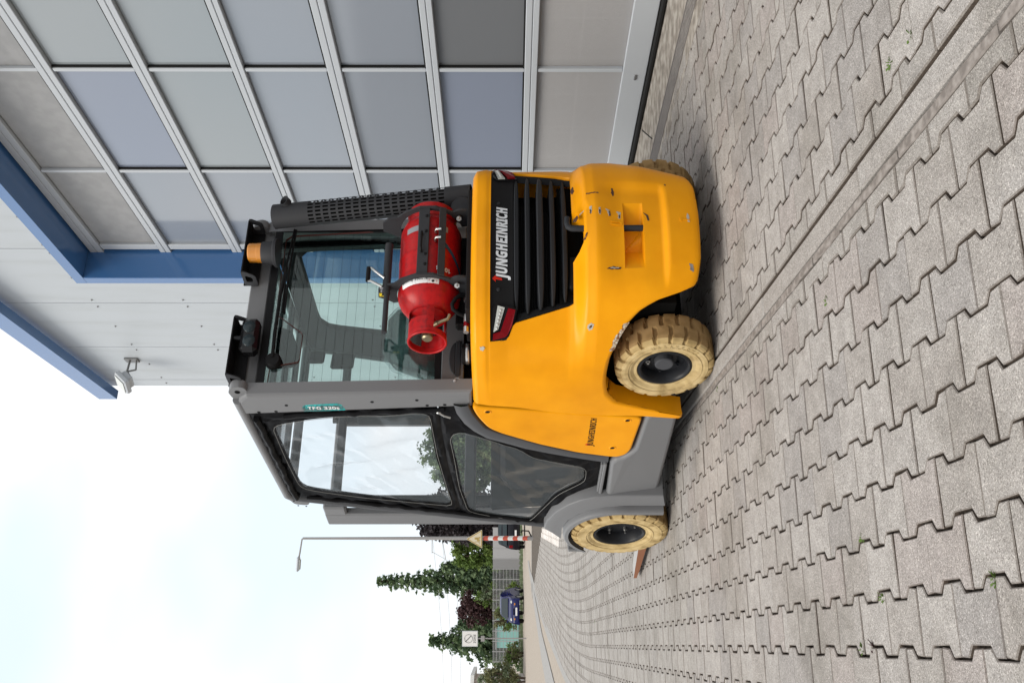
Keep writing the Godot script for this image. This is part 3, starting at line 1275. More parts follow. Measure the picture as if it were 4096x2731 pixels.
	# the scooped pocket of the tow pin
	var loop := []
	for c in range(42, 57):
		loop.append(g[pk0][c])
	for i in range(pk0 + 1, pk1 + 1):
		loop.append(g[i][56])
	for c in range(55, 41, -1):
		loop.append(g[pk1][c])
	for i in range(pk1 - 1, pk0, -1):
		loop.append(g[i][42])
	loop.append(loop[0])
	var g4 := []
	var mid := Vector3(-0.075, 0.396, 0.0)
	for k in [0.0, 0.08, 0.25, 0.5, 0.8, 1.0]:
		var row := PackedVector3Array()
		for p in loop:
			var q: Vector3 = p
			var sx := 1.0 - 0.72 * pow(k, 0.9)
			q.x = mid.x + (q.x - mid.x) * sx
			q.y = mid.y + (q.y - mid.y) * (1.0 - 0.12 * k)
			q.z -= 0.06 * k
			row.append(q)
		g4.append(row)
	mb.grid(g4, func(p): return mid + Vector3(0, 0, 0.5) - p)
	var deep: PackedVector3Array = g4[5]
	for i in range(1, deep.size() - 2):
		mb.tf(deep[0], deep[i], deep[i + 1], Vector3(0, 0, 1))
	var shell := fp("counterweight", mb, M.yellow_paint)
	# casting marks
	var tm := MB.new()
	write_on(tm, "U", 0.05, 0.5, Vector3(-0.045, 0.47, 0), 0.004)
	write_on(tm, "T", 0.045, 0.5, Vector3(-0.035, 0.17, 0), 0.003)
	fp("casting_mark", tm, M.yellow_paint, shell)
	# tow pin
	var pin := MB.new()
	pin.tube([Vector3(-0.052, 0.345, 0.375), Vector3(-0.052, 0.62, 0.372), Vector3(-0.050, 0.668, 0.37), Vector3(-0.040, 0.684, 0.368), Vector3(-0.02, 0.688, 0.365), Vector3(0.012, 0.686, 0.36)], 0.0135, 12)
	fp("tow_pin", pin, M.slat_plastic, shell)
	# worn places
	var marks := [
		[[.150, .485, .120, .487, .105, .484, .106, .476, .148, .477], "scratch_dark", 0.0012],
		[[.120, .60, .118, .575, .114, .545, .111, .545, .113, .60], "scratch_dark", 0.0012],
		[[.252, .651, .238, .645, .215, .645, .205, .651, .212, .657, .24, .659], "scratch_dark", 0.0015],
		[[.055, .652, .050, .640, .030, .634, .026, .640, .038, .655], "scratch_dark", 0.0015],
		[[.036, .628, .030, .612, .026, .613, .032, .629], "scratch_light", 0.0012],
		[[-.255, .522, -.244, .497, -.243, .457, -.252, .462, -.257, .50], "scratch_dark", 0.0012],
		[[-.249, .512, -.247, .49, -.246, .468, -.25, .47, -.252, .505], "scratch_light", 0.0022],
		[[.038, .588, .040, .578, .002, .580, .004, .588], "scratch_light", 0.0012],
		[[.022, .588, .022, .582, .0, .582, .0, .588], "scratch_dark", 0.002],
		[[.028, .548, .030, .540, -.006, .541, -.008, .548], "scratch_light", 0.0012],
		[[.018, .547, .018, .542, -.004, .542, -.004, .547], "scratch_dark", 0.002],
		[[.025, .520, .020, .500, -.008, .497, -.012, .506, .012, .510], "scratch_light", 0.0012],
		[[.016, .505, .014, .499, -.01, .498, -.01, .504], "scratch_dark", 0.002],
		[[.018, .472, .016, .452, -.018, .453, -.020, .462, .008, .463], "scratch_light", 0.0012],
		[[.0, .460, .0, .455, -.017, .455, -.017, .460], "scratch_dark", 0.002],
		[[.012, .352, -.002, .330, -.030, .326, -.03, .334, -.006, .339], "scratch_dark", 0.0012],
		[[-.121, .610, -.095, .600, -.09, .604, -.116, .618], "scratch_dark", 0.0012],
		[[.0, .158, -.012, .152, -.046, .150, -.044, .158, -.02, .162], "scratch_light", 0.0015],
		[[-.235, .165, -.24, .148, -.268, .147, -.262, .16], "mortar", 0.0012],
		[[.168, .243, .162, .238, .157, .242, .163, .247], "scratch_dark", 0.0015],
		[[-.429, .601, -.424, .588, -.430, .574, -.441, .580, -.442, .594, -.437, .603], "scratch_light", 0.0015],
		[[-.433, .593, -.430, .582, -.436, .583, -.438, .592], "scratch_dark", 0.0024],
		[[-.455, 1.074, -.457, 1.056, -.462, 1.053, -.466, 1.062, -.463, 1.072], "scratch_light", 0.0085],
	]
	rng.seed = 17
	for mk in marks:
		var s := MB.new()
		laid_on(s, jagged(poly(mk[0]), 0.0022), 0.0002, mk[2])
		fp("paint_chip", s, M[mk[1]], shell)
	# torn paint along the wheel arch
	var s := MB.new()
	var ga := []
	rng.seed = 8
	for i in 14:
		var u := lerpf(-0.60, -0.475, i / 13.0)
		var row := PackedVector3Array()
		var wdt := 0.022 + rng.randf_range(-0.006, 0.006)
		for k in 3:
			var y: float = skirt(u) + 0.003 + wdt * k / 2.0
			row.append(body(u, y) + body_normal(u, y) * (0.002 if k < 2 else 0.0005))
		ga.append(row)
	s.grid(ga, func(p): return Vector3(p.x, 0, p.z))
	fp("torn_paint", s, M.scratch_torn, shell)


func font_mesh(txt: String, size: float, depth: float, bold := true, fat := 0.0) -> Array:
	var sf := SystemFont.new()
	sf.font_names = PackedStringArray(["Droid Sans"])
	sf.font_weight = 700 if bold else 400
	var f := FontVariation.new()
	f.base_font = sf
	f.variation_embolden = fat
	var tm := TextMesh.new()
	tm.text = txt
	tm.font = f
	tm.font_size = 64
	tm.pixel_size = size / 46.0
	tm.depth = depth
	tm.curve_step = 2.0
	return tm.get_mesh_arrays()


# lettering placed by a function from (x, y, z) to a point; x is centred, y centred on the capitals
func write_with(mb: MB, txt: String, size: float, wide: float, place, depth := 0.0015, bold := true, slant := 0.0, fat := 0.0) -> void:
	var a := font_mesh(txt, size, depth, bold, fat)
	var v: PackedVector3Array = a[Mesh.ARRAY_VERTEX]
	var n: PackedVector3Array = a[Mesh.ARRAY_NORMAL]
	var ix: PackedInt32Array = a[Mesh.ARRAY_INDEX]
	for i in range(0, ix.size(), 3):
		var p := []
		for k in 3:
			var w := v[ix[i + k]]
			p.append(place.call((w.x + w.y * slant) * wide, w.y, w.z + depth * 0.5))
		var o := n[ix[i]]
		var mid := v[ix[i]]
		var tip: Vector3 = place.call((mid.x + mid.y * slant + o.x * 0.001) * wide, mid.y + o.y * 0.001, mid.z + depth * 0.5 + o.z * 0.001) - place.call((mid.x + mid.y * slant) * wide, mid.y, mid.z + depth * 0.5)
		mb.tf(p[0], p[1], p[2], tip)


func write_on(mb: MB, txt: String, size: float, wide: float, at: Vector3, depth: float) -> void:
	write_with(mb, txt, size, wide, func(x, y, z): return on_body(at.x + x, at.y + y, z), depth)


func build_grille() -> void:
	# black fascia under the rim, and the frame round the slats
	var fas := MB.new()
	var g := []
	for y in [1.0295, 1.01, .98, .95, .93, .918]:
		var row := PackedVector3Array()
		var m := mouth(y) - 0.006
		for k in 41:
			var u := lerpf(-m, m, k / 40.0)
			row.append(body(u, y) - body_normal(u, y) * 0.010)
		g.append(row)
	var low := PackedVector3Array()
	for p in g[5]:
		low.append(p + Vector3(0, -0.003, -0.05))
	g.append(low)
	fas.grid(g, func(p): return Vector3(p.x * 0.4, 0, 1))
	for sg in [-1.0, 1.0]:
		var g2 := []
		for i in 14:
			var y := lerpf(.925, .662, i / 13.0)
			var m := mouth(y)
			var row := PackedVector3Array()
			for k in 5:
				var u: float = sg * (m - 0.004 - 0.045 * k / 4.0 * (1.0 - 0.35 * i / 13.0))
				row.append(body(u, y) - body_normal(u, y) * (0.010 + 0.006 * k))
			g2.append(row)
		fas.grid(g2, func(p): return Vector3(p.x * 0.4, 0, 1))
	var fascia := fp("fascia", fas, M.black_plastic)
	# lettering of the maker
	var lt := MB.new()
	var tl := -0.222
	write_with(lt, "JUNGHEINRICH", 0.047, 0.76, func(x, y, z): return on_body(-0.021 + x, 0.975 + y, z - 0.010), 0.0016, true, 0.12, 0.75)
	fp("lettering", lt, M.letter_white, fascia)
	var ar := MB.new()
	laid_on(ar, poly([-.219, .9755, -.2105, .9755, -.2045, 1.004, -.197, 1.004, -.2145, 1.020, -.2285, 1.004, -.217, 1.004]), -0.0098, 0.0018)
	fp("arrow_mark", ar, M.letter_red, fascia)
	for x in [-0.262, 0.188]:
		var b := MB.new()
		var c := on_body(x, 0.992, -0.010)
		b.lathe([Vector2(0.008, 0), Vector2(0.008, 0.004), Vector2(0.006, 0.006), Vector2(0, 0.006)], c, body_normal(side_u(x, .99), .99), 10)
		fp("bolt", b, M.slat_plastic, fascia)
	for sg in [-1.0, 1.0]:
		var f := func(a: Array) -> PackedVector2Array:
			var p := poly(a)
			for i in p.size():
				p[i].x *= -sg
			return p
		var hs := MB.new()
		laid_on(hs, f.call([-.449, 1.024, -.452, 1.017, -.441, .957, -.431, .948, -.398, .925, -.338, .907, -.331, .951, -.325, 1.0, -.34, 1.018]), -0.010, 0.010)
		var lamp := fp("tail_lamp", hs, M.black_gloss)
		var l1 := MB.new()
		laid_on(l1, f.call([-.330, .996, -.335, .965, -.411, .994, -.421, 1.015]), -0.0005, 0.006)
		fp("clear_lens", l1, M.lens_clear, lamp)
		var l2 := MB.new()
		laid_on(l2, f.call([-.337, .949, -.343, .917, -.398, .933, -.427, .954, -.433, .966, -.444, 1.018, -.426, 1.016, -.417, .984]), -0.0005, 0.007)
		fp("red_lens", l2, M.lens_red, lamp)
		var l3 := MB.new()
		for k in 6:
			var x := lerpf(-.345, -.408, k / 5.0)
			var y := lerpf(.982, 1.0, k / 5.0)
			l3.ball(on_body(-sg * x, y, 0.0045), Vector3(0.006, 0.006, 0.004), 5)
		fp("diode", l3, M.zinc, lamp)
	# slats
	for y in [.912, .860, .803, .748, .694]:
		var mb := MB.new()
		var i: int = roundi((.912 - y) / .0545)
		var m := mouth(y) - (0.075 if i == 0 else 0.03)
		var bulge: float = [0.014, 0.026, 0.042, 0.026, 0.006][i]
		var top: Array = []
		var bot: Array = []
		var gg := []
		for k in 29:
			var u := lerpf(-m, m, k / 28.0)
			var ed := 1.0 - pow(absf(u / m), 4.0)
			var ht: float = 0.011 * (0.35 + 0.65 * ed) * (1.3 if i == 2 else 1.0)
			var n := body_normal(u, y)
			var p: Vector3 = body(u, y) - n * (0.012 - bulge * ed)
			var q := body(u, y) - n * 0.08
			gg.append(PackedVector3Array([q + Vector3(0, ht + 0.012, 0), p + Vector3(0, ht, 0) - n * 0.004, p + Vector3(0, ht * 0.6, 0), p + Vector3(0, -ht * 0.6, 0) - n * 0.004, p + Vector3(0, -ht, 0) - n * 0.010, q + Vector3(0, 0.004, 0)]))
		for k in 28:
			for e in 5:
				mb.q(gg[k][e], gg[k][e + 1], gg[k + 1][e + 1], gg[k + 1][e], [Vector3.UP, Vector3(0, 1, .6), Vector3.BACK, Vector3(0, -1, .4), Vector3.DOWN][e])
		fp("slat", mb, M.slat_plastic, fascia)
	# what shows between them: a radiator and dark housings
	var bk := MB.new()
	bk.box(Vector3(0, .80, .07), Vector3(.72, .34, .02))
	bk.box(Vector3(.12, .70, .14), Vector3(.20, .05, .10), Basis.IDENTITY, .01)
	bk.box(Vector3(-.17, .655, .19), Vector3(.17, .05, .08), Basis.IDENTITY, .01)
	fp("radiator_housing", bk, M.black_plastic)
	var rf := MB.new()
	for k in 26:
		rf.box(Vector3(-.02, .685 + k * .0095, .088), Vector3(.56, .003, .014))
	fp("radiator_fins", rf, M.slat_plastic)
	# axles, with black boxes added to block light under the covers
	var un := MB.new()
	un.box(Vector3(0, .50, -.75), Vector3(.60, .75, 1.35))
	un.box(Vector3(0, .46, .05), Vector3(.62, .52, .30))
	un.box(Vector3(0, .20, -.86), Vector3(.96, .10, .86))
	un.box(Vector3(0, .24, -.085), Vector3(.60, .07, .09), Basis.IDENTITY, .02)
	un.box(Vector3(0, .24, -1.65), Vector3(.80, .16, .2), Basis.IDENTITY, .03)
	fp("axles_and_blockers", un, M.deep_black)


func build_sides() -> void:
	for sg in [-1.0, 1.0]:
		var left: bool = sg < 0.0
		var px := func(a: Array) -> PackedVector2Array:
			# (z, y) on the side plane
			return poly(a)
		# yellow side cover
		var p := rounded(px.call([-.322, 1.126, -.40, 1.108, -.475, 1.078, -.538, 1.046, -.59, .985, -.705, .79, -.795, .588, -.838, .43, -.846, .38, -.82, .335, -.765, .312, -.43, .291]), 0.034, 4)
		var mb := MB.new()
		var o := Vector3(.445 * sg, 0, 0)
		if left:
			mb.prism(p, o, Vector3(0, 0, 1), Vector3.UP, -0.077, 0.0, false)
		else:
			mb.prism(p, o, Vector3(0, 0, 1), Vector3.UP, 0.077, 0.0, false)
		var cover := MB.new()
		# front face with a rounded edge
		var ring := []
		var cen := Vector2(-.6, .62)
		for k in [[0.0, 0.066], [0.003, 0.0725], [0.007, 0.0758], [0.012, 0.077]]:
			var row := PackedVector3Array()
			var q := inset(p, k[0])
			for v in q:
				row.append(Vector3(sg * (.445 + k[1]), v.y, v.x))
			row.append(row[0])
			ring.append(row)
		var side0 := PackedVector3Array()
		for v in p:
			side0.append(Vector3(sg * .44, v.y, v.x))
		side0.append(side0[0])
		ring.push_front(side0)
		cover.grid(ring, func(w): return Vector3(sg * 0.3, w.y - cen.y, w.z - cen.x))
		var q := inset(p, 0.012)
		var tri := Geometry2D.triangulate_polygon(q)
		for i in range(0, tri.size(), 3):
			cover.tf(Vector3(sg * .522, q[tri[i]].y, q[tri[i]].x), Vector3(sg * .522, q[tri[i + 1]].y, q[tri[i + 1]].x), Vector3(sg * .522, q[tri[i + 2]].y, q[tri[i + 2]].x), Vector3(sg, 0, 0))
		var cv := fp("side_cover", cover, M.yellow_paint)
		for sc in [[-.369, 1.048], [-.452, .362], [-.736, .411]]:
			var b := MB.new()
			b.lathe([Vector2(0.020, 0.0), Vector2(0.016, 0.0035), Vector2(0.012, 0.002), Vector2(0.0115, -0.001)], Vector3(sg * .5215, sc[1], sc[0]), Vector3(sg, 0, 0), 14, 10.0)
			fp("screw_boss", b, M.yellow_paint, cv)
			b = MB.new()
			b.lathe([Vector2(0.0115, 0.001), Vector2(0.009, 0.0015), Vector2(0.004, 0.0015), Vector2(0.004, 0.0006), Vector2(0, 0.0006)], Vector3(sg * .5215, sc[1], sc[0]), Vector3(sg, 0, 0), 12)
			fp("cover_screw", b, M.black_plastic, cv)
		if left:
			var lt := MB.new()
			write_with(lt, "JUNGHEINRICH", 0.030, 0.92, func(x, y, z): return Vector3(-.5222 - z, .529 + y, -.570 + x), 0.001, true, 0.1, 0.0)
			fp("lettering", lt, M.letter_black, cv)
			var ar := MB.new()
			ar.prism(poly([-.704, .530, -.698, .530, -.694, .546, -.689, .546, -.7005, .557, -.710, .546, -.7035, .546]), Vector3(-.5222, 0, 0), Vector3(0, 0, 1), Vector3.UP, -0.0012)
			fp("arrow_mark", ar, M.letter_red, cv)
		# dark moulding between cover and door, following the cover's edge
		var band := [[-.322, 1.140, -.33, 1.215], [-.40, 1.122, -.42, 1.203], [-.475, 1.093, -.512, 1.172], [-.543, 1.062, -.590, 1.125], [-.598, .995, -.665, 1.06], [-.655, .892, -.718, .965], [-.714, .793, -.775, .865], [-.765, .69, -.822, .75], [-.806, .588, -.862, .64], [-.832, .50, -.905, .51], [-.845, .42, -.935, .42]]
		var g := []
		for e in band:
			var a := Vector2(e[0], e[1])
			var b := Vector2(e[2], e[3])
			var row := PackedVector3Array()
			for k in [[0.0, .46], [0.0, .510], [0.08, .517], [0.5, .520], [0.92, .510], [1.0, .498], [1.0, .44]]:
				var v: Vector2 = a.lerp(b, k[0])
				row.append(Vector3(sg * k[1], v.y, v.x))
			g.append(row)
		var mo := MB.new()
		mo.grid(g, func(w): return Vector3(sg, 0, 0))
		fp("door_moulding", mo, M.grey_dark)
		# chassis side
		var ch := MB.new()
		var cp := rounded(poly([-.412, .276, -.440, .112, -1.345, .100, -1.372, .395, -.90, .409, -.862, .392, -.838, .348, -.775, .296]), 0.05, 4)
		var rg := []
		for k in [[0.0, .40], [0.0, .508], [0.004, .520], [0.011, .5275], [0.020, .530]]:
			var row := PackedVector3Array()
			for v in inset(cp, k[0]):
				row.append(Vector3(sg * (k[1] - 0.035 * clampf((0.34 - v.y) / 0.24, 0.0, 1.0)), v.y, v.x))
			row.append(row[0])
			rg.append(row)
		ch.grid(rg, func(w): return Vector3(sg * 0.4, w.y - .25, w.z + .9))
		var q2 := inset(cp, 0.020)
		tri = Geometry2D.triangulate_polygon(q2)
		for i in range(0, tri.size(), 3):
			var pts := []
			for k in 3:
				var v: Vector2 = q2[tri[i + k]]
				pts.append(Vector3(sg * (.530 - 0.035 * clampf((0.34 - v.y) / 0.24, 0.0, 1.0)), v.y, v.x))
			ch.tf(pts[0], pts[1], pts[2], Vector3(sg, 0, 0))
		fp("chassis_side", ch, M.grey_paint)
		# step plate and sill
		var st := MB.new()
		st.box(Vector3(sg * .46, .432, -1.10), Vector3(.13, .018, .36), Basis.IDENTITY, .004)
		st.box(Vector3(sg * .505, .446, -1.10), Vector3(.03, .012, .33), Basis.IDENTITY, .003)
		fp("door_sill", st, M.grey_paint)
		var gap := MB.new()
		gap.box(Vector3(sg * .44, .405, -1.05), Vector3(.12, .03, .55))
		fp("sill_gap", gap, M.deep_black)
		# front mudguard: an arched strip with a turned lip
		var wz := -1.69
		var fg := []
		for k in 25:
			var a := deg_to_rad(lerpf(-42.0, 143.0, k / 24.0))
			var r := .333
			var row := PackedVector3Array()
			var cz := wz + cos(a) * r
			var cy := .290 + sin(a) * r
			if a < 0.0:
				cz = wz + r - 0.004
				cy = .29 + r * sin(a)
			var ro := Vector3(0, sin(maxf(a, 0.0)), cos(maxf(a, 0.0)))
			for e in [[.40, .0], [.575, .0], [.592, -.004], [.598, -.012], [.598, -.03], [.592, -.03], [.585, -.014], [.40, -.014]]:
				row.append(Vector3(sg * e[0], cy, cz) + ro * e[1])
			fg.append(row)
		var fm := MB.new()
		fm.grid(fg, func(w): return Vector3(sg * 0.6, w.y - .29, w.z - wz))
		fp("front_mudguard", fm, M.grey_paint)
		# grey wing behind the mudguard, up to the door
		var wp := MB.new()
		var wl := [[-1.262, .08, -1.352, .06], [-1.262, .30, -1.352, .29], [-1.27, .40, -1.372, .40], [-1.285, .47, -1.41, .475], [-1.325, .545, -1.47, .545], [-1.385, .61, -1.55, .60], [-1.48, .675, -1.66, .63], [-1.60, .722, -1.76, .63], [-1.70, .735, -1.82, .63]]
		var wg := []
		for e in wl:
			var a := Vector2(e[0], e[1])
			var b := Vector2(e[2], e[3])
			wg.append(PackedVector3Array([Vector3(sg * .42, a.y, a.x), Vector3(sg * .535, a.y, a.x), Vector3(sg * .546, a.lerp(b, 0.06).y, a.lerp(b, 0.06).x), Vector3(sg * .550, a.lerp(b, 0.5).y, a.lerp(b, 0.5).x), Vector3(sg * .560, b.y, b.x)]))
		wp.grid(wg, func(w): return Vector3(sg, 0.2, 0.1))
		fp("wing", wp, M.grey_paint)
		var wb := MB.new()
		wb.lathe([Vector2(.013, 0), Vector2(.013, .004), Vector2(.009, .008), Vector2(0, .008)], Vector3(sg * .553, .50, -1.445), Vector3(sg, 0, 0), 10)
		fp("wing_bolt", wb, M.black_plastic)


func inset(p: PackedVector2Array, d: float) -> PackedVector2Array:
	var c := p.size()
	var area := 0.0
	for i in c:
		area += p[i].cross(p[(i + 1) % c])
	var sg := signf(area)
	var out := PackedVector2Array()
	for i in c:
		var e0 := (p[i] - p[(i - 1 + c) % c]).normalized()
		var e1 := (p[(i + 1) % c] - p[i]).normalized()
		var m := Vector2(-e0.y, e0.x) * sg + Vector2(-e1.y, e1.x) * sg
		out.append(p[i] + m / maxf(m.length_squared() * 0.5, 0.5) * d)
	return out


func build_wheel(x: float, z: float, R: float, wide: float, rim_r: float, sg: float, steer: float, front: bool) -> void:
	var wheel := Node3D.new()
	wheel.name = "wheel" if not fk.has_node("wheel") else "wheel_%03d" % wheel_count
	wheel_count += 1
	fk.add_child(wheel)
	var bs := Basis(Vector3.UP, deg_to_rad(steer))
	var c := Vector3(x - sg * wide * 0.5, R - 0.003, z)
	var place := func(h: float, r: float, a: float) -> Vector3:
		return c + bs * Vector3(sg * h, sin(a) * r, cos(a) * r)
	# cross section from the rim over the outer wall, tread and inner wall; h measured from the middle, outwards
	var hw := wide * 0.5
	var prof := [[hw - .022, rim_r], [hw - .012, rim_r + .006], [hw - .012, rim_r + .02], [hw - .004, rim_r + .035], [hw, R * .80], [hw - .001, R * .865], [hw - .004, R * .875], [hw - .004, R * .905], [hw - .008, R * .95], [hw - .016, R * .985], [hw - .03, R * .998], [hw * .45, R], [hw * .12, R], [0.0, R], [-hw * .12, R], [-hw * .45, R], [-hw + .03, R * .998], [-hw + .016, R * .985], [-hw + .006, R * .93], [-hw, R * .85], [-hw, rim_r]]
	var lugs := 20 if not front else 24
	var per := 16
	var g := []
	var mb := MB.new()
	mb.tinted = true
	for i in lugs * per + 1:
		var row := PackedVector3Array()
		for e in prof:
			var h: float = e[0]
			var r: float = e[1]
			# grooves run in from each shoulder, staggered, with a wave
			var ph := float(i % (lugs * per)) / per + (0.5 if h < 0.0 else 0.0) + 0.05 * sin(h / hw * 5.0)
			var f := absf(fposmod(ph, 1.0) - 0.5) * 2.0
			var cut := 0.0
			if absf(h) > hw * .10 and r > R * .87:
				cut = smoothstep(0.74, 0.81, f)
			r -= cut * 0.016 * (1.0 if r > R * 0.93 else 0.5)
			h -= signf(h) * cut * (0.010 if r > R * 0.8 and absf(h) > hw - .012 else 0.0)
			row.append(place.call(h, r, TAU * i / (lugs * per)))
		g.append(row)
	mb.grid_tint(g, func(p): return p - (c + bs * Vector3(sg * clampf((bs.inverse() * (p - c)).x * sg, -hw * 0.6, hw * 0.6), 0, 0)), func(j): return Color(0.62, 0.54, 0.48) if j >= 9 and j <= 17 else (Color(0.86, 0.83, 0.78) if j >= 6 else Color(1, 1, 1)))  # darker tread: some dirt, mostly shade put into the vertex colour
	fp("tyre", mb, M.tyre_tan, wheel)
	# raised maker's name on the wall
	if not front and sg < 0.0:
		var lt := MB.new()
		var word := "MARANGONI"
		for i in word.length():
			var a := deg_to_rad(25.0 - i * 8.6)
			var ct := func(lx, ly, lz): return c + bs * (Vector3(sg * (hw + 0.0002 + lz), 0, 0) + Vector3(0, sin(a), cos(a)) * (R * .785 + ly) + Vector3(0, -cos(a), sin(a)) * -lx * -1.0)
			write_with(lt, word[i], 0.017, 0.9, ct, 0.0018)
		fp("raised_lettering", lt, M.tyre_tan, wheel)
	var axis := bs * Vector3(sg, 0, 0)
	var rm := MB.new()
	var k := rim_r
	rm.lathe([Vector2(k, -hw), Vector2(k + .004, hw - .02), Vector2(k + .001, hw - .012), Vector2(k - .008, hw - .010), Vector2(k - .014, hw - .014), Vector2(k - .020, hw - .022), Vector2(k - .026, hw - (.065 if not front else .08)), Vector2(k * .52, hw - (.070 if not front else .09)), Vector2(k * .50, hw - .06 if not front else hw - .092), Vector2(0, hw - .058 if not front else hw - .092)], c, axis, 36)
	fp("rim", rm, M.rim_black, wheel)
	if not front:
		var hb := MB.new()
		hb.lathe([Vector2(k * .36, hw - .06), Vector2(k * .35, hw - .034), Vector2(k * .31, hw - .030), Vector2(0, hw - .030)], c, axis, 24)
		fp("hub_cap", hb, M.hub_grey, wheel)
	for n in (5 if not front else 6):
		var a := TAU * n / (5 if not front else 6) + 0.5
		var b := MB.new()
		var rr := k * (.60 if not front else .62)
		b.lathe([Vector2(.011, hw - .09), Vector2(.011, hw - (.055 if not front else .07)), Vector2(.006, hw - (.055 if not front else .07)), Vector2(.006, hw - (.045 if not front else .052)), Vector2(0, hw - (.045 if not front else .052))], c + bs * (Vector3(0, sin(a), cos(a)) * rr), axis, 6, 10.0)
		fp("wheel_nut", b, M.zinc if front or n == 1 else M.rim_black, wheel)
	if rim_r > 0.0:
		var ln := MB.new()
		ln.lathe([Vector2(k + .046, hw - .0015), Vector2(k + .0475, hw + .001), Vector2(k + .049, hw - .0013)], c, axis, 48)
		fp("wall_rib", ln, M.tyre_tan, wheel)


var wheel_count := 0


func build_truck() -> void:
	fk = thing("forklift_truck", W(OX, 0, OD), YAW)
	tag(fk, "yellow and grey forklift truck parked with its counterweight towards the camera", "forklift")
	build_shell()
	build_grille()
	build_sides()
	build_wheel(-.475, -.085, .230, .155, .123, -1.0, 3.0, false)
	build_wheel(.545, -.085, .230, .155, .123, 1.0, 3.0, false)
	build_wheel(-.600, -1.690, .290, .17, .152, -1.0, 0.0, true)
	build_wheel(.590, -1.690, .290, .17, .152, 1.0, 0.0, true)
	build_cab()
	build_gas()
	build_curtain()


# a flat frame between two loops of equally many points (z, y), with thickness along x
func loop_frame(mb: MB, outer: PackedVector2Array, inner: PackedVector2Array, x: float, thick: float, sg: float) -> void:
	var g := []
	for k in [[0, 0.0], [0, 1.0], [1, 1.0], [1, 0.0]]:
		var row := PackedVector3Array()
		var src := outer if k[0] == 0 else inner
		for v in src:
			row.append(Vector3(x + sg * thick * k[1], v.y, v.x))
		row.append(row[0])
		g.append(row)
	for i in 3:
		for j in g[0].size() - 1:
			var c: Vector3 = (g[i][j] + g[i + 1][j + 1]) * 0.5
			var o := Vector3(sg, 0, 0)
			if i == 0:
				o = Vector3(0, c.y - 1.6, c.z + .85)
			if i == 2:
				o = -Vector3(0, c.y - 1.6, c.z + .85)
			mb.q(g[i][j], g[i][j + 1], g[i + 1][j + 1], g[i + 1][j], o)


func resample(p: PackedVector2Array, n: int, start := 0.0) -> PackedVector2Array:
	var c := p.size()
	var total := 0.0
	for i in c:
		total += p[i].distance_to(p[(i + 1) % c])
	var out := PackedVector2Array()
	for k in n:
		var want := fposmod((float(k) / n + start), 1.0) * total
		var i := 0
		while want > p[i].distance_to(p[(i + 1) % c]) and i < c - 1:
			want -= p[i].distance_to(p[(i + 1) % c])
			i += 1
		out.append(p[i].lerp(p[(i + 1) % c], clampf(want / maxf(p[i].distance_to(p[(i + 1) % c]), 1e-6), 0, 1)))
	return out


